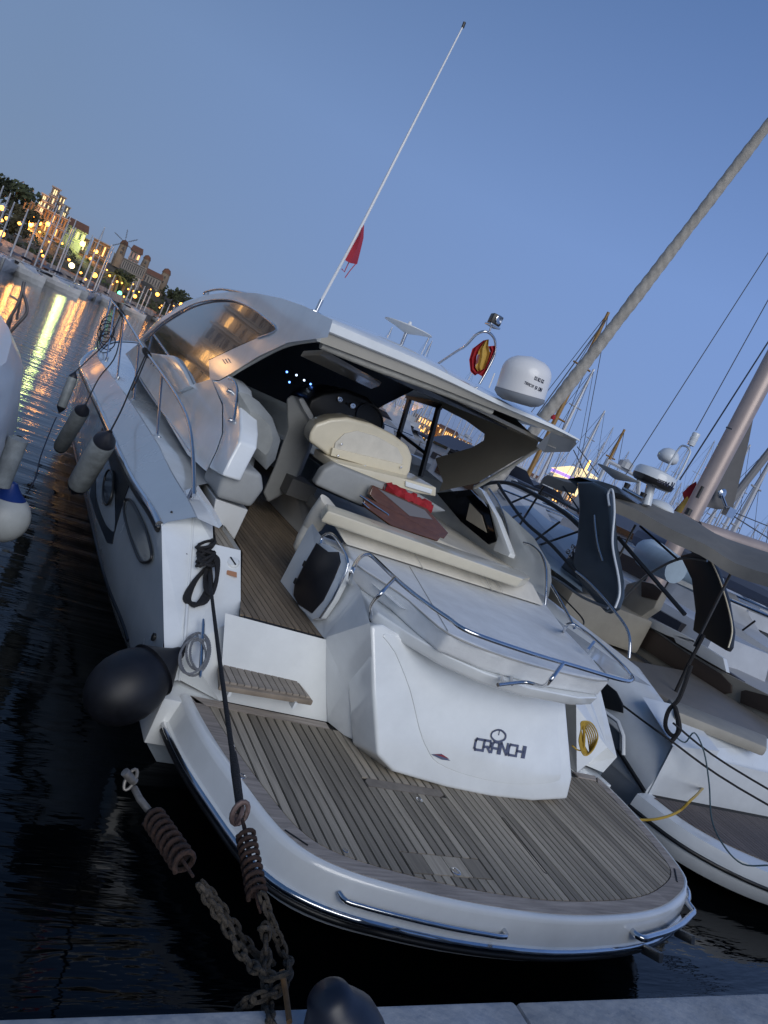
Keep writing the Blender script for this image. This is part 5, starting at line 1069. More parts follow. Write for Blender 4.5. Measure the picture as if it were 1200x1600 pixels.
def building3(label, name, A, B, h, m, floors=2, bays=6, roof=None, lit=.3, cat='building', depth=8, pale=False):
    d = (B-A).normalized(); n = V((d.y, -d.x, 0))
    if n.dot(A) > 0: n = -n
    w_ = (B-A).length; zb = A.z
    o = empty(name, label, cat, (A+B)*.5)
    MB().prism([A-V((0, 0, 3)), B-V((0, 0, 3)), B-V((0, 0, 3))-n*depth, A-V((0, 0, 3))-n*depth], (0, 0, h+3)).build('wall', m, o)
    up = V((0, 0, 1)); cb = MB()
    for k in range(floors+1): cb.obox((A+B)*.5+up*(h*k/floors if k else .15)+n*.12, d*(w_/2+.15), n*.14, up*.10)
    cb.build('cornice', STONE2, o)
    if roof: MB().add([A+up*h+n*.4-d*.3, B+up*h+n*.4+d*.3, B+up*(h+.4)-n*depth*.5, A+up*(h+.4)-n*depth*.5, (A)+up*(h+1.4)-n*depth*.5, B+up*(h+1.4)-n*depth*.5], [(0, 1, 5, 4), (0, 4, 3), (1, 2, 5)]).build('roof', roof, o)
    wl, wd_, fr = MB(), MB(), MB()
    for f in range(floors):
        for b_ in range(bays):
            c = A+d*(w_*(b_+.5)/bays)+up*(h*(f+.5)/floors)+n*.03; ww, wh = w_/bays*.22, h/floors*.30
            tgt = wl if random.random() < lit else wd_
            tgt.obox(c, d*ww, n*.03, up*wh); fr.obox(c-up*(wh+.06)+n*.06, d*(ww+.1), n*.1, up*.05); fr.obox(c+up*(wh+.05)+n*.04, d*(ww+.05), n*.06, up*.05)
    for x, nm, mm in ((wl, 'lit_windows', WINW if pale else WINL), (wd_, 'windows', WIND), (fr, 'sills', STONE2)):
        if x.v: stuff(x.build(nm, mm, o))
    return o
# buildings of the left hill, from the frame edge to the last windmill
building('long low stone building lit orange by the lamps at its foot', 'long_building', (24, 342), (96, 378), 0, 100, 3.4, STONE3, 2, 14, None, .12)
k_ = 0
for (x0, y0, x1, y1, d_, h_, lab) in ((52, 338, 62, 343, 150, 3.6, 'leftmost pale block of flats on top of the hill'), (63, 342, 75, 348, 148, 5.2, 'tallest pale block of flats in the hilltop cluster'), (76, 349, 86, 353, 150, 4.6, 'pale block of flats right of the tallest one'), (87, 354, 97, 358, 152, 3.6, 'rightmost pale block of flats in the hilltop cluster')):
    building(lab, 'apartment_block', (x0, y0), (x1, y1), 0, d_, h_, STONE2, 4, 4, None, .25, pale=True)
building('low house with dark roof right of the hilltop flats', 'house', (98, 362), (128, 384), 0, 128, 1.8, STONE2, 1, 7, ROOFT, .2)
building('yellow lit house in the middle of the hillside', 'house', (112, 388), (133, 398), 0, 115, 2.6, STONE3, 1, 5, None, .8, pale=True)
building('ochre lit wall building beside the yellow lit house', 'house', (138, 396), (164, 408), 0, 122, 3.0, STONE3, 1, 6, None, .3)
building('white arcaded terrace on the hill between the windmills', 'arcade', (172, 412), (222, 436), 0, 150, 2.4, STONE2, 1, 16, None, .05)
building('low white house right of the arcaded terrace', 'house', (222, 440), (247, 452), 0, 165, 2.4, STONE2, 1, 6, ROOFT, .2)
building('pink house tucked beneath the second windmill', 'house', (196, 414), (212, 420), 0, 160, 3.4, mat('pink_render', (.45, .27, .22), .8, noise=.2), 2, 3, ROOFT, .1)
def windmill(label, px, py, dist, h, sails=True):
    b_ = PD(qd(azpx(px, py))+46, px, py); h *= (qd(azpx(px, py))+46)/155*.74; o = empty('windmill', label, 'windmill', b_, 'stone windmills on the hill')
    MB().lathe([(h*.25, -2), (h*.25, 0), (h*.20, h*.72), (h*.22, h*.74), (h*.22, h*.78), (0, h*1.02)], b_, (0, 0, 1), 16).build('tower', STONE, o)
    MB().lathe([(h*.23, h*.76), (h*.16, h*.95), (h*.02, h*1.02), (0, h*1.02)], b_, (0, 0, 1), 16).build('cap', ROOFT, o)
    n = V((-b_.x, -b_.y, 0)).normalized(); s_ = V((n.y, -n.x, 0)); c = b_+V((0, 0, h*.86))+n*h*.34
    if sails:
        for k in range(6):
            a = R(20+60*k); v = s_*math.cos(a)+V((0, 0, math.sin(a))); u = s_*-math.sin(a)+V((0, 0, math.cos(a)))
            m_ = MB().tube([c, c+v*h*.72], .05, 4)
            for j in range(3, 8): m_.tube([c+v*h*.09*j-u*h*.05, c+v*h*.09*j+u*h*.05], .03, 4)
            m_.build('sail', mat('sail_frame', (.07, .06, .05), .8), o)
    for zz in (.3, .55): MB().obox(b_+n*h*.27+V((0, 0, h*zz)), s_*.18, n*.08, (0, 0, .25)).build('window', WIND, o)
windmill('leftmost windmill, with its lattice sails spread wide', 186, 402, 145, 4.6)
windmill('middle windmill standing over the arcaded terrace', 222, 424, 160, 4.4, False)
windmill('rightmost windmill, a bare round tower near the end of the hill', 251, 449, 170, 5.2, False)
# stone fronts just beyond the left edge: they are what the smoked window of the yacht mirrors
for k in range(6):
    a0 = -34+4.1*k; A, B = pol(a0, qd(a0)+13, .9), pol(a0+3.85, qd(a0+3.85)+13, .9)
    building3(['tall ochre stone front on the left quay', 'pale five storey front on the left quay', 'stone front with lit ground floor on the left quay', 'narrow warm stone front beside the pale one', 'pale front with tiled roof on the left quay', 'ochre front with many lit windows', 'last stone front before the trees'][k]+' outside the frame', 'townhouse', A, B, random.uniform(8, 12), (STONE, STONE3, STONE2)[k % 3], 5, 6, ROOFT, .25)
for k in range(5):  # unseen lamps, added to brighten the stone fronts mirrored in the window
    az = -32+5*k; c = pol(az, qd(az)+8, 4.2); l = bpy.data.lights.new('lamp_light', 'POINT'); l.energy = 170; l.color = (1, .55, .22); l.shadow_soft_size = 1.0; lo = bpy.data.objects.new('lamp_light', l); col.objects.link(lo); lo.location = c-c.normalized()*.8
    o = empty('street_lamp', 'unseen lamp added to light the tall stone fronts beyond the left edge', 'street lamp', V((c.x, c.y, .9)), 'lamps added to light the left stone fronts')
    MB().lathe([(0, -.3), (.26, 0), (0, .3)], c, (0, 0, 1), 10).build('lantern', mat('added_lamp_glow', (1, .6, .2), .5, emit=(1.0, .36, .05), estr=6), o); MB().tube([V((c.x, c.y, .9)), c-V((0, 0, .3))], .06, 5).build('pole', mat('lamp_pole', (.05, .05, .05), .5), o)
# ------------------------------------------------------------------ street lamps, palms
LAMPM = mat('sodium_lamp', (1, .6, .2), .5, emit=(1.0, .36, .05), estr=6)
LAMPW = mat('white_lamp', (1, .9, .7), .5, emit=(1.0, .80, .40), estr=5)
LAMPG = mat('green_lamp', (.2, 1, .5), .5, emit=(.15, 1.0, .5), estr=3)
LAMPY = mat('lime_lamp', (.8, 1, .4), .5, emit=(.75, 1.0, .25), estr=5)
POLE = mat('lamp_pole', (.05, .05, .05), .5)
FAR_ = {(47, 350): 1, (52, 340): 1, (62, 349): 1, (75, 350): 1, (129, 381): 1, (150, 393): 1, (142, 404): 1, (217, 443): 1}
def lamp(label, px, py, m, power, r=.28, dist=None, colr=(1, .42, .10), up=None):
    az = azpx(px, py); far_ = (px, py) in FAR_; d = qd(az)+(44 if far_ else 3); r *= 1.25 if far_ else .8; power *= 5 if far_ else 1.6; c = PD(d, px, py); o = empty('street_lamp', label, 'street lamp', V((c.x, c.y, 1)), 'lit street lamps along the far quay')
    MB().lathe([(0, -r)]+[(r*math.cos(a), r*math.sin(a)) for a in [R(-60+30*k) for k in range(5)]]+[(0, r)], c, (0, 0, 1), 12).build('lantern', m, o)
    MB().tube([V((c.x, c.y, .9)), c-V((0, 0, r))], .06, 5).build('pole', POLE, o)
    if power:
        l = bpy.data.lights.new('lamp_light', 'POINT'); l.energy = power*.24; l.color = colr; l.shadow_soft_size = .8 if far_ else .3; l.energy *= .5 if far_ else .09; lo = bpy.data.objects.new('lamp_light', l); col.objects.link(lo); lo.location = c+V((0, -0.8, 0)); 
LM = [('brightest orange street lamp in front of the long lit building', 47, 350, LAMPM, 2600, .36), ('orange lamp left of the brightest one, higher on the wall', 52, 340, LAMPM, 900, .26), ('orange lamp right of the brightest one', 62, 349, LAMPM, 900, .24), ('fourth orange lamp on the long lit building', 75, 350, LAMPM, 900, .26),
      ('orange lamp at the extreme left edge of the hill', 3, 325, LAMPM, 1500, .26), ('orange lamp low on the quay at the left edge', 3, 365, LAMPM, 1800, .34), ('lime green tinted floodlight above the quay', 129, 381, LAMPY, 1400, .34), ('white floodlight low among the quay stalls', 112, 415, LAMPW, 1600, .42),
      ('orange lamp on the ochre wall building', 150, 393, LAMPM, 1200, .30), ('orange lamp low on the quay between two masts', 148, 430, LAMPM, 2200, .44), ('lamp shining up into the lit palms', 183, 440, LAMPM, 1500, .2), ('orange lamp right of the palms', 211, 463, LAMPM, 1200, .42), ('orange lamp below the rightmost windmill', 246, 460, LAMPM, 1500, .50), ('very bright orange lamp at the end of the hill', 283, 476, LAMPM, 3200, .62), ('small lamp between palms and last windmill', 217, 443, LAMPM, 500, .22), ('small orange lamp under the arcaded terrace', 142, 404, LAMPM, 500, .2)]
for a in LM: lamp(a[0], a[1], a[2], a[3], a[4], a[5], colr=(1, .8, .4) if a[3] is LAMPW else ((.8, 1, .3) if a[3] is LAMPY else (1, .42, .10)))
lamp('small green navigation light on the far quay', 187, 458, LAMPG, 0, .45)
def palm(label, px0, py0, px1, py1):
    az = azpx(px0, py0); d = qd(az)+9; A = PD(d, px0, py0); B = PD(d, px1, py1); A.z = .9
    o = empty('palm_tree', label, 'palm tree', A, 'lit palm trees on the far quay'); MB().tube([A, A.lerp(B, .5)+V((.1, 0, 0)), B], [.28, .2, .18], 7).build('trunk', mat('palm_trunk', (.3, .2, .1), .9), o)
    mb = MB()
    for k in range(16):
        a = 2*math.pi*k/16+random.uniform(-.2, .2); dr = V((math.cos(a), math.sin(a), 0)); L_ = random.uniform(1.3, 1.8); el = random.uniform(.1, .7)
        pts = [B+dr*L_*t+V((0, 0, L_*(el*t-.9*t*t))) for t in (0, .25, .5, .75, 1)]; sd2 = V((-dr.y, dr.x, 0))
        mb.grid([[p-sd2*.22*(1-t*.8)-V((0, 0, .12)), p, p+sd2*.22*(1-t*.8)-V((0, 0, .12))] for p, t in zip(pts, (0, .25, .5, .75, 1))])
    mb.build('fronds', mat('palm_fronds', (.16, .15, .03), .7), o)
palm('left and higher of the two tall lit palms on the far quay', 172, 456, 182, 430); palm('right and taller of the two lit palms on the far quay', 178, 458, 187, 432)
palm('low dark palm beside the two tall lit palms', 190, 455, 196, 441)
for i in range(34):
    az = random.uniform(-3, 10.5); hill = i % 2; hz = htop(az); t = random.uniform(.1, .8); d = qd(az)+(23+t*24 if hill else random.uniform(1, 5)); c = pol(az, d, (1+(hz-1)*(.1+.68*t)+1.6) if hill else random.uniform(2.0, 4.0))
    tag(MB().lathe([(0, -.16), (.15, -.05), (.15, .05), (0, .16)], c, (0, 0, 1), 8).build('street_lamp', LAMPM), 'tiny orange light dotted over the far left hill' if hill else 'tiny orange light along the stalls of the far left quay', 'street lamp', 'tiny orange lights on the far left shore')
# tents and people-sized clutter of the quay, one mass
mb, mb2 = MB(), MB()
for _ in range(170):
    az = random.uniform(-3, 10); d = qd(az)+random.uniform(1, 7); c = pol(az, d, 1.0); s_ = random.uniform(.3, 1.1); (mb if random.random() < .7 else mb2).obox(c+V((0, 0, s_*.5)), (s_*random.uniform(.4, 1.5), .1, 0), (0, .5, 0), (0, 0, s_*.6))
stuff(mb.build('quay_clutter', mat('clutter_grey', (.25, .22, .22), .8, noise=.4, nscale=3))); stuff(mb2.build('quay_clutter', mat('clutter_pink', (.35, .18, .12), .8, noise=.4, nscale=3)))

# ------------------------------------------------------------------ moored boats in the distance
WB = mat('boat_white', (.44, .46, .49), .35, noise=.15, nscale=1.5); WBD = mat('boat_navy', (.02, .03, .06), .3); MASTM = mat('mast_alloy', (.52, .53, .56), .35, metal=.3); MASTW = mat('mast_wood', (.30, .17, .05), .5, noise=.2); DECKM = mat('boat_deck', (.36, .36, .36), .6)
COVER = mat('boat_cover', (.10, .12, .17), .8)
def hull_mesh(Lb, Wb, F, navy=False):
    rows = []
    for t in (0, .15, .35, .6, .8, .93, 1.0):
        w_ = Wb/2*(.86+.14*math.sin(math.pi*min(1, t*1.2)))*(1-max(0, (t-.45)/.55)**2.2); w_ = max(w_, .02); f = F*(1+.35*t*t); y = Lb*t
        rows.append([V((-w_*.85, y, f+.02)), V((-w_, y, f)), V((-w_*.95, y, f*.5)), V((-w_*.7, y-.1*t, -.1)), V((0, y-.4*t, -.35)), V((w_*.7, y-.1*t, -.1)), V((w_*.95, y, f*.5)), V((w_, y, f)), V((w_*.85, y, f+.02))])
    m = MB().grid(rows); m.add(rows[0], [tuple(range(9))]); d = MB().grid([[r[0], (r[0]+r[8])*.5+V((0, 0, .06)), r[8]] for r in rows]); return m, d
PROTO = {}
def proto(kind):
    """motorboat / sailboat meshes at the origin, bow towards +Y"""
    if kind in PROTO: return PROTO[kind]
    P = []
    if kind == 'sail':
        h, d = hull_mesh(10, 3.1, .95); P += [('hull', h.me(), WB), ('deck', d.me(), DECKM)]
        c = MB().grid([[V((-w_, y, 1.0)), V((-w_*.85, y, z)), V((w_*.85, y, z)), V((w_, y, 1.0))] for y, w_, z in ((2.9, 1.0, 1.0), (3.0, 1.0, 1.5), (5.2, .9, 1.55), (7.2, .55, 1.35), (7.6, .4, 1.1))]); P.append(('cabin', c.me(), WB))
        w2 = MB().box((-1.02, 3.4, 1.2), (1.02, 5.4, 1.38)); P.append(('windows', w2.me(), WIND)); P.append(('sail_cover', MB().tube([V((0, 5.4, 2.4)), V((0, 3.5, 2.42)), V((0, 1.6, 2.4))], [.2, .17, .1], 8).me(), COVER))
        P.append(('pushpit', MB().tube([V((-1.3, 1.5, 1.6)), V((-1.3, .2, 1.6)), V((1.3, .2, 1.6)), V((1.3, 1.5, 1.6))], .03, 5).tube([V((-1.3, .2, .9)), V((-1.3, .2, 1.6))], .03, 5).tube([V((1.3, .2, .9)), V((1.3, .2, 1.6))], .03, 5).me(), CHROME))
    elif kind == 'motor':
        h, d = hull_mesh(9, 3.1, 1.05); P += [('hull', h.me(), WB), ('deck', d.me(), WB)]
        c = MB().grid([[V((-w_, y, 1.05)), V((-w_*.9, y, z)), V((w_*.9, y, z)), V((w_, y, 1.05))] for y, w_, z in ((1.8, 1.25, 1.5), (1.85, 1.25, 1.9), (4.6, 1.15, 2.0), (5.6, 1.0, 1.5), (7.6, .5, 1.25))]); P.append(('cabin', c.me(), WB))
        P.append(('windscreen', MB().grid([[V((-1.12, 4.3, 1.96)), V((1.12, 4.3, 1.96))], [V((-1.0, 5.3, 1.62)), V((1.0, 5.3, 1.62))]]).box((-1.23, 2.2, 1.4), (1.23, 4.4, 1.75)).me(), WIND))
        P.append(('canopy', MB().grid([[V((-1.2, y, 2.3)), V((-.6, y, 2.62)), V((.6, y, 2.62)), V((1.2, y, 2.3))] for y in (1.2, 3.9)]).me(), COVER))
        P.append(('rail', MB().tube([V((-1.1, 4.5, 1.8)), V((-.9, 7, 1.95)), V((0, 8.9, 2.05)), V((.9, 7, 1.95)), V((1.1, 4.5, 1.8))], .03, 5).me(), CHROME))
    elif kind == 'fly':
        h, d = hull_mesh(12, 3.9, 1.35); P += [('hull', h.me(), WB), ('deck', d.me(), WB)]
        c = MB().grid([[V((-w_, y, 1.4)), V((-w_*.9, y, z)), V((w_*.9, y, z)), V((w_, y, 1.4))] for y, w_, z in ((2.2, 1.6, 2.7), (2.25, 1.6, 2.9), (6.2, 1.5, 3.0), (7.6, 1.3, 2.3), (10.2, .6, 1.7))]); P.append(('cabin', c.me(), WB))
        P.append(('windows', MB().box((-1.58, 2.8, 2.1), (1.58, 6.3, 2.6)).me(), WIND)); P.append(('flybridge', MB().box((-1.3, 2.4, 3.0), (1.3, 5.6, 3.5)).me(), WB))
        P.append(('arch', MB().tube([V((-1.3, 2.8, 3.3)), V((-1.0, 2.4, 4.5)), V((1.0, 2.4, 4.5)), V((1.3, 2.8, 3.3))], .09, 6).lathe([(0, 0), (.3, 0), (.3, .25), (0, .4)], (0, 2.4, 4.55), (0, 0, 1), 12).me(), WB))
    PROTO[kind] = []
    for nm, me, m in P:
        me.materials.append(m); PROTO[kind].append((nm, me))
    return PROTO[kind]
def place(kind, label, loc, rot, sc=1.0, group=None, cat=None):
    nm = {'sail': 'sailboat', 'motor': 'motorboat', 'fly': 'flybridge_yacht'}[kind]
    o = bpy.data.objects.new(nm, None); col.objects.link(o); M = Matrix.Translation(V((loc[0], loc[1], 0))) @ Matrix.Rotation(rot, 4, 'Z') @ Matrix.Scale(sc, 4); o.matrix_world = M
    tag(o, label, cat or nm.replace('_', ' ').replace('flybridge ', ''), group)
    for n_, me in proto(kind):
        c = bpy.data.objects.new(n_, me); col.objects.link(c); c.parent = o
    return o, M
def rig(o, M, top, base, m=None, r=None, seg=6, stays=True, cross=True):
    """mast with spreaders and stays between two world points"""
    base, top = V(base), V(top); h = (top-base).length; r = r or .07
    def ad(nm, mb_, mm): c = link(nm, mb_.me(), mm); c.parent = o; c.matrix_parent_inverse = o.matrix_world.inverted(); return c
    ad('mast', MB().tube([base, base.lerp(top, .6), top], [r, r*.9, r*.6], seg), m or MASTM)
    d = o.matrix_world.to_3x3(); sx = (d @ V((1, 0, 0))).normalized(); fy = (d @ V((0, 1, 0))).normalized()
    if cross:
        for f in (.45, .72): c = base.lerp(top, f); ad('spreader', MB().tube([c-sx*h*.06, c+sx*h*.06], r*.35, 4), m or MASTM)
    if stays:
        sr_ = max(.008, r*.14); s_ = MB(); s_.tube([top, base+fy*h*.36-V((0, 0, .3))], sr_, 3).tube([top, base-fy*h*.42-V((0, 0, .3))], sr_, 3)
        for k in (-1, 1): s_.tube([top, base.lerp(top, .45)+sx*k*h*.06, base+sx*k*1.4], sr_, 3)
        ad('stays', s_, mat('rigging', (.08, .085, .10), .5))
ORD = 'first second third fourth fifth sixth seventh eighth ninth tenth eleventh twelfth thirteenth fourteenth fifteenth sixteenth seventeenth eighteenth nineteenth twentieth twenty-first twenty-second twenty-third twenty-fourth'.split()
LMS = [((0, 307), (5, 290)), ((7, 330), (16, 301)), ((8, 357), (22, 315)), ((20, 387), (45, 327)), ((60, 388), (94, 323)), ((70, 395), (104, 322)), ((82, 400), (114, 340)), ((92, 407), (122, 343)), ((97, 405), (121, 357)), ((122, 425), (145, 367)), ((132, 432), (165, 355)), ((150, 442), (176, 383)), ((153, 444), (179, 386)), ((170, 452), (181, 430)), ((207, 465), (217, 435)), ((216, 473), (227, 447)), ((226, 480), (238, 457)), ((222, 476), (232, 452)), ((250, 490), (258, 472)), ((258, 493), (266, 475)), ((266, 496), (273, 478)), ((44, 380), (64, 345)), ((140, 436), (158, 400)), ((200, 462), (208, 440))]
LMS.sort(key=lambda q: q[0][0])
for i, (a, t_) in enumerate(LMS):
    az = azpx(*a); d = qd(az)-random.uniform(4, 6); b_ = pol(az, d, 1.2); top = PD(d, *t_)
    az2 = math.degrees(math.atan2(top.x, top.y)); b_ = pol((az+az2)/2, d, 1.2); top = V((b_.x+.0, b_.y, top.z)) if abs(az-az2) < 2 else top
    o, M = place('sail', 'white bare-masted sailboat, %s from the left in the row along the far quay' % ORD[i], pol(az, d+4.8), -R(az)+math.pi+R(random.uniform(-6, 6)), .72, 'sailboats in the row along the far left quay')
    rig(o, M, top, b_, r=.045+d*.00045, stays=True)
lab = ['white motorboat moored leftmost in the far row, under the frame edge', 'white motorboat with dark canopy second in the far row', 'white motorboat below the orange lamps of the long building', 'white motorboat in front of the stalls on the far quay', 'white motorboat with dark windscreen under the white floodlight', 'white motorboat left of the low orange lamp', 'white motorboat right of the low orange lamp', 'white motorboat moored below the lit palms', 'white motorboat right of the green light', 'white motorboat below the last windmill', 'white motorboat at the far end of the hill row']
for i, px in enumerate((4, 26, 46, 64, 84, 104, 124, 146, 186, 214, 240)):
    py = 418+px*.34; az = azpx(px, py); d = qd(az)-random.uniform(7, 9); place(random.choice(['motor', 'motor', 'motor']), lab[i], pol(az, d+7), -R(az)+math.pi+R(random.uniform(-60, 60)), .62)
# right hand basin: rows of boats out to the far shore
RM = [((881, 672), (928, 577), 60, MASTM, .16), ((902, 725), (945, 642), 75, MASTM, .16), ((974, 755), (983, 705), 110, MASTM, .1), ((934, 750), (976, 671), 45, MASTW, .13), ((822, 745), (951, 488), 42, MASTW, .16), ((1146, 797), (1191, 712), 60, MASTM, .14), ((1152, 735), (1172, 695), 70, MASTM, .16), ((1120, 870), (1215, 700), 48, MASTM, .18), ((1040, 772), (1062, 728), 90, MASTM, .1), ((840, 730), (866, 680), 110, MASTM, .12), ((868, 735), (890, 690), 120, MASTM, .10), ((985, 800), (1003, 740), 95, MASTM, .1)]
for i, (a, t_, d, m, r) in enumerate(RM):
    top = PD(d, *t_); b_ = V((top.x, top.y, 1.2)); az = math.degrees(math.atan2(top.x, top.y))
    o, M = place('sail', ['white mast sailboat whose mast stands just right of the hardtop tip', 'sailboat with tall white mast right of the hardtop overhang', 'sailboat with thin mast between the wooden mast and the radar', 'old boat with short wooden mast left of the flat dish', 'classic boat with tall wooden mast crossing behind the furled sail', 'sailboat seen between the grey sail and the right edge', 'sailboat with white mast right of the grey sail', 'sailboat with broad white mast at the right edge', 'sailboat behind the radar loop', 'sailboat left of the round bright pavilion', 'sailboat in front of the round bright pavilion', 'sailboat with thin mast behind the radar'][i], V((b_.x, b_.y-5, 0)), R(random.uniform(-8, 8)), 1.0 if d < 100 else 1.2); rig(o, M, top, b_, m, r)
yel_top = PD(45, 977, 668); MB().tube([PD(45, 976, 671), PD(45, 983, 667), PD(45, 992, 666)], .05, 5).build('gaff', MASTM, o) if 0 else None
n_s = 0
for i in range(110):
    az = random.uniform(21, 61); d = random.uniform(85, 220); h = random.uniform(9, 16)*(1 if d < 150 else 1.1); c = pol(az, d)
    o, M = place('sail', 'white sailboat with a bare mast among the crowded far rows of the right basin', V((c.x, c.y-5, 0)), R(random.uniform(-8, 8)+random.choice([0, 180])), 1.0, 'sailboats crowding the right basin'); rig(o, M, V((c.x, c.y, h)), V((c.x, c.y, 1.2)), r=.05+d*.0004, stays=d < 130)
for i in range(22):
    az = 24+i*1.75+random.uniform(-.4, .4); d = random.uniform(60, 95); c = pol(az, d); place(random.choice(['motor', 'fly']), 'white motorboat moored among the masts of the right basin', c, R(random.choice([0, 180])+random.uniform(-8, 8)), 1.0, 'motorboats among the masts of the right basin')
NB = [(18.5, 19, 'motor', 183, 'white motorboat second beyond the slate arch'), (22, 24, 'fly', 180, 'flybridge yacht seen under the bimini canvas'), (25, 13, 'motor', 5, 'white motorboat low under the copper boom'), (27, 22, 'motor', 181, 'white motorboat between slate arch and far masts'),(13, 21, 'motor', 185, 'white motorboat with navy canopy behind the slate arch'), (14.5, 15, 'motor', 182, 'white motorboat seen under the grey bimini'), (16.2, 8.2, 'motor', 2, 'white motorboat at the right edge under the boom'), (26, 17, 'motor', 180, 'white motorboat behind the boom at the right'), (30, 62, 'fly', 178, 'flybridge yacht seen through the cruiser windscreen'), (22, 36, 'motor', 184, 'motorboat behind the cruiser windscreen frame'), (24, 31, 'motor', 178, 'motorboat behind the radar pedestal'), (19, 42, 'motor', 180, 'motorboat seen through the starboard window of the yacht'), (28, 27, 'motor', 175, 'motorboat beyond the strut of the bimini'), (33, 22, 'fly', 180, 'flybridge yacht at the far right behind the boom end'), (30, 38, 'motor', 180, 'motorboat in the middle distance left of the grey sail'), (36, 33, 'motor', 180, 'motorboat in the middle distance below the grey sail')]
for x, y, k, a, lab_ in NB: place(k, lab_, (x, y, 0), R(a), 1.0)
dg = empty('dinghy', 'pale blue inflatable dinghy seen through the slate arch', 'dinghy', PX(9.2, 1060, 905))
dc = PX(9.4, 1060, 892); MB().tube(cr_pts([dc+V((.5, -.35, 0)), dc+V((.38, .3, 0)), dc+V((0, .6, .08)), dc+V((-.38, .3, 0)), dc+V((-.5, -.35, 0))], 5), .20, 14).build('tube', mat('dinghy_blue', (.33, .42, .50), .5, noise=.1), dg, smooth=True)
MB().prism([dc+V((-.3, -.3, -.1)), dc+V((.3, -.3, -.1)), dc+V((.3, .4, -.1)), dc+V((-.3, .4, -.1))], (0, 0, -.06)).build('floor', GREYV, dg)
# ------------------------------------------------------------------ sailing yacht with copper mast, furled forestay sail and grey mizzen
COP = mat('copper_alloy', (.42, .345, .32), .38, metal=.35, noise=.12, nscale=3)
sy = empty('sailing_yacht', 'large sailing yacht with copper coloured mast and boom behind the slate arch', 'sailing yacht', (11.2, 9, 0))
for nm, me in proto('sail'):
    c = bpy.data.objects.new(nm, me.copy() if nm == 'hull' else me); col.objects.link(c); c.parent = sy; c.matrix_parent_inverse = sy.matrix_world.inverted(); c.location = (11.6, 3.4, -.05); c.scale = (1.0, 1.25, .95)
mA, mB_ = PY(9, 1068, 828), PY(9, 1214, 552); md = (mB_-mA).normalized(); mB2 = mA+md*17
mm = MB().tube([mA-md*1.6, mA+md*2, mB2], .17, 14, flat=.75).build('mast', COP, sy, smooth=True)
for (q0, q1, r) in (((1089, 778), (1098, 760), .03), ((1073, 804), (1078, 795), .055)): MB().tube([PY(8.84, *q0), PY(8.84, *q1)], r, 8).build('mast_slot', BLACK, mm)
MB().obox(PY(8.83, 1139, 669), (.07, 0, .01), (0, .01, 0), (0, 0, .012)).build('mast_fitting', BLACK, mm)
MB().tube([PY(8.9, 1088, 826), PY(8.7, 1140, 842), PY(8.4, 1250, 878)], .15, 14).build('boom', COP, sy, smooth=True)
MB().tube([PY(8.9, 1074, 820), PY(8.9, 1090, 827)], .14, 12).build('gooseneck', BLACK, sy, smooth=True)
MB().tube([PY(9.1, 1184, 610), PY(9.05, 1181, 628), PY(9.05, 1120, 745)], .02, 5).build('luff_wire', WB, sy)
sl2 = [[PY(9.1, 1181, 627), PY(9.1, 1181.5, 628), PY(9.1, 1182, 629)], [PY(9.1, 1152, 690), PY(9.15, 1160, 690), PY(9.1, 1170, 690)], [PY(9.1, 1120, 745), PY(9.2, 1138, 745), PY(9.1, 1157, 745)], [PY(9.1, 1092, 789), PY(9.2, 1120, 796), PY(9.1, 1145, 795)]]
tag(MB().grid(sl2).build('mizzen_sail', mat('sail_grey', (.13, .13, .135), .8, noise=.1), smooth=True), 'grey triangular sail set behind the copper coloured mast', 'sail')
bw_ = MB().tube([PY(8.95, 1127, 773), PY(8.95, 1136, 796)], .03, 8).obox(PY(8.93, 1139, 800), (.11, 0, 0), (0, .06, 0), (0, 0, .09)).lathe([(0, 0), (.10, 0), (.10, .03), (.05, .05), (0, .05)], PY(8.98, 1127, 771), (0, -1, 0), 18)
bw_.build('sheet_block', CHROME, sy)
fa, fb = PX(11.65, 838, 668), PX(11.5, 1206, 187); fd = (fb-fa).normalized(); fa = fa-fd*((fa.z-1.5)/fd.z); fb = fb+fd*6.5; fl_ = (fb-fa).length; ua = fd.orthogonal().normalized(); ub = fd.cross(ua); rws = []
NSEG = 300
for k in range(NSEG+1):
    t = k/NSEG; c = fa+fd*fl_*t; r = (.165*(1-t)+.055*t)*(1+.04*math.sin(t*37)+.03*math.sin(t*91))
    if t < .02: r *= .5+t*25
    rws.append([c+(ua*math.cos(2*math.pi*j/18)+ub*math.sin(2*math.pi*j/18))*r*(1+.13*abs(math.sin(1.5*(2*math.pi*j/18)+t*200))) for j in range(18)])
tag(MB().grid(rws, True).build('furled_sail', mat('furled_canvas', (.50, .47, .42), .8, noise=.25, nscale=6, bump=.3, bscale=20), smooth=True), 'thick furled sail wound spirally round a forestay rising behind the hardtop tip', 'furled sail')
tag(MB().lathe([(0, 0), (.05, 0), (.06, .06), (.02, .12), (0, .12)], PX(11.4, 863, 655), (0, 0, 1), 8).build('furling_drum', FR), 'small red furling fitting at the foot of the spiral furled sail', 'fitting')
def stay(label, a, b, y, r=.012): tag(MB().tube([PY(y, *a), PY(y, *b)], r, 4).build('rigging_wire', mat('rigging', (.08, .085, .10), .5)), label, 'wire')
stay('long thin wire rising from the flat dish towards the right edge', (973, 749), (1215, 372), 14)
stay('thin wire rising from the radar lantern', (1087, 673), (1230, 415), 13)
stay('thicker wire just left of the copper mast', (1062, 750), (1230, 488), 9.5, .014)
stay('blue halyard left of the spiral furled sail', (832, 658), (946, 500), 14, .014)
stay('thin wire from the hardtop tip down to the cruiser', (896, 703), (918, 746), 8, .008)
stay('second thin wire dropping from the hardtop tip', (902, 698), (935, 742), 8, .008)
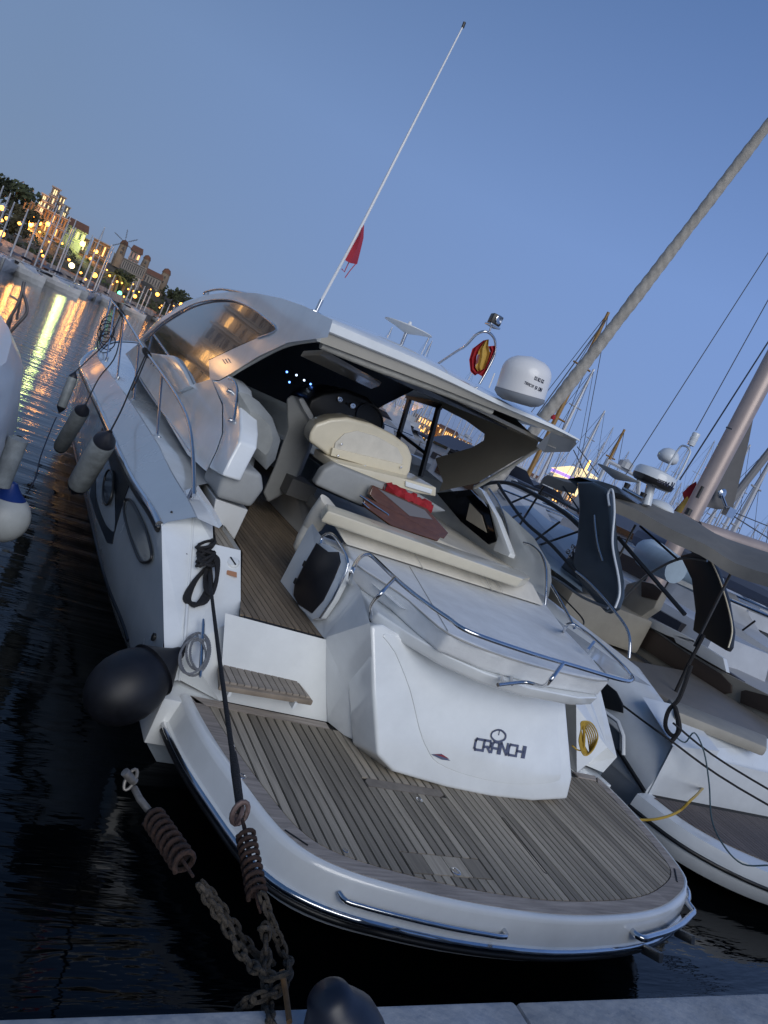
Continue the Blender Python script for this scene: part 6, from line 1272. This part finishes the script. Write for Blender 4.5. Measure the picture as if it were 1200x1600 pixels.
stay('thin sheet running right from the steel block', (1136, 800), (1215, 850), 8.9, .012)
stay('upper thin sheet running right from the steel block', (1138, 797), (1215, 828), 8.9, .010)
tag(MB().tube([PY(11, 1140, 785), PY(11, 1215, 690)], .09, 10).build('furled_jib', mat('furled_canvas2', (.2, .2, .21), .8)), 'grey rolled sail slanting to the right edge behind the grey triangular sail', 'furled sail')
r1 = MB().grid([[PY(9.6, 1066, 770), PY(9.6, 1070, 785)], [PY(9.7, 1078, 758), PY(9.5, 1080, 780)], [PY(9.6, 1088, 752), PY(9.6, 1090, 768)]]).build('red_flag', FR, smooth=True); tag(r1, 'small dark red flag furled against the copper mast', 'flag')
es = empty('stern_flag', 'red and yellow flag drooping at the foot of the copper mast', 'flag', PY(9.4, 1055, 805))
MB().grid([[PY(9.4, 1048, 803), PY(9.4, 1056, 812)], [PY(9.45, 1060, 790), PY(9.4, 1066, 800)], [PY(9.4, 1070, 778), PY(9.4, 1074, 788)]]).build('red_stripe', FR, es, smooth=True)
MB().grid([[PY(9.38, 1056, 797), PY(9.38, 1061, 805)], [PY(9.42, 1066, 784), PY(9.38, 1071, 793)], [PY(9.38, 1074, 775), PY(9.38, 1078, 783)]]).build('yellow_stripe', FY, es, smooth=True)
# ------------------------------------------------------------------ lit town along the right shore
TL = ['ochre', 'pale', 'white', 'sand coloured', 'grey', 'cream']
k = 0; az = 22.0
while az < 60:
    wz = random.uniform(1.0, 2.4); d = 270+random.uniform(-10, 25); A, B = pol(az, d, .9), pol(az+wz*.95, d+random.uniform(-4, 4), .9); h = random.uniform(4.5, 9) if az < 46 else random.uniform(3, 6)
    desc = 'low' if h < 5.5 else ('tall' if h > 7.5 else 'mid height')
    building3('%s %s lit waterfront building %s' % (desc, TL[k % 6], ['seen through the yacht window', 'behind the window mullions', 'beside the window pillar', 'near the hardtop tip', 'under the hardtop overhang', 'left of the wooden mast', 'by the bright pavilion', 'right of the bright pavilion', 'behind the slate arch', 'left of the radar', 'behind the radar', 'right of the radar', 'left of the copper mast', 'behind the copper mast', 'beneath the grey sail', 'beyond the boom', 'near the right edge'][min(16, int((az-22)/2.2))]), 'waterfront_building', A, B, h, (STONE3, STONE2, STONE2, STONE, STONE2, STONE3)[k % 6], 3, random.choice([6, 8, 10]), ROOFT if k % 2 else None, .55, pale=k % 3 == 0)
    if k % 2 == 0:
        l = bpy.data.lights.new('lamp_light', 'POINT'); l.energy = 2600; l.color = (1, .5, .16); l.shadow_soft_size = 1.2; lo = bpy.data.objects.new('lamp_light', l); col.objects.link(lo); lo.location = (A+B)*.5*.965+V((0, 0, 3.5))
        m_ = MB().lathe([(0, -.7), (.6, -.3), (.7, 0), (.5, .4), (0, .7)], lo.location, (0, 0, 1), 10); q_ = m_.build('street_lamp', LAMPM); tag(q_, 'orange street lamp glowing before the lit right waterfront', 'street lamp', 'orange lamps along the right waterfront')
    az += wz; k += 1
pv = empty('pavilion', 'round brightly lit pavilion with a white and violet glowing roof', 'pavilion', PD(150, 903, 748))
pc = PD(150, 906, 752); MB().lathe([(6, -3), (6, 0), (6.3, .1), (3, 2.0), (0, 2.6)], pc, (0, 0, 1), 24).build('roof', mat('pavilion_glow', (.8, .7, .5), .5, emit=(1.0, .72, .30), estr=1.2), pv, smooth=True)
MB().lathe([(6.1, -.6), (6.1, 0)], pc, (0, 0, 1), 24).build('violet_band', mat('pavilion_violet', (.4, .3, .8), .5, emit=(.35, .2, 1.0), estr=1.5), pv)
MB().tube([pc+V((0, 0, 2.5)), pc+V((0, 0, 4.6))], .2, 6).build('finial', LAMPM, pv)
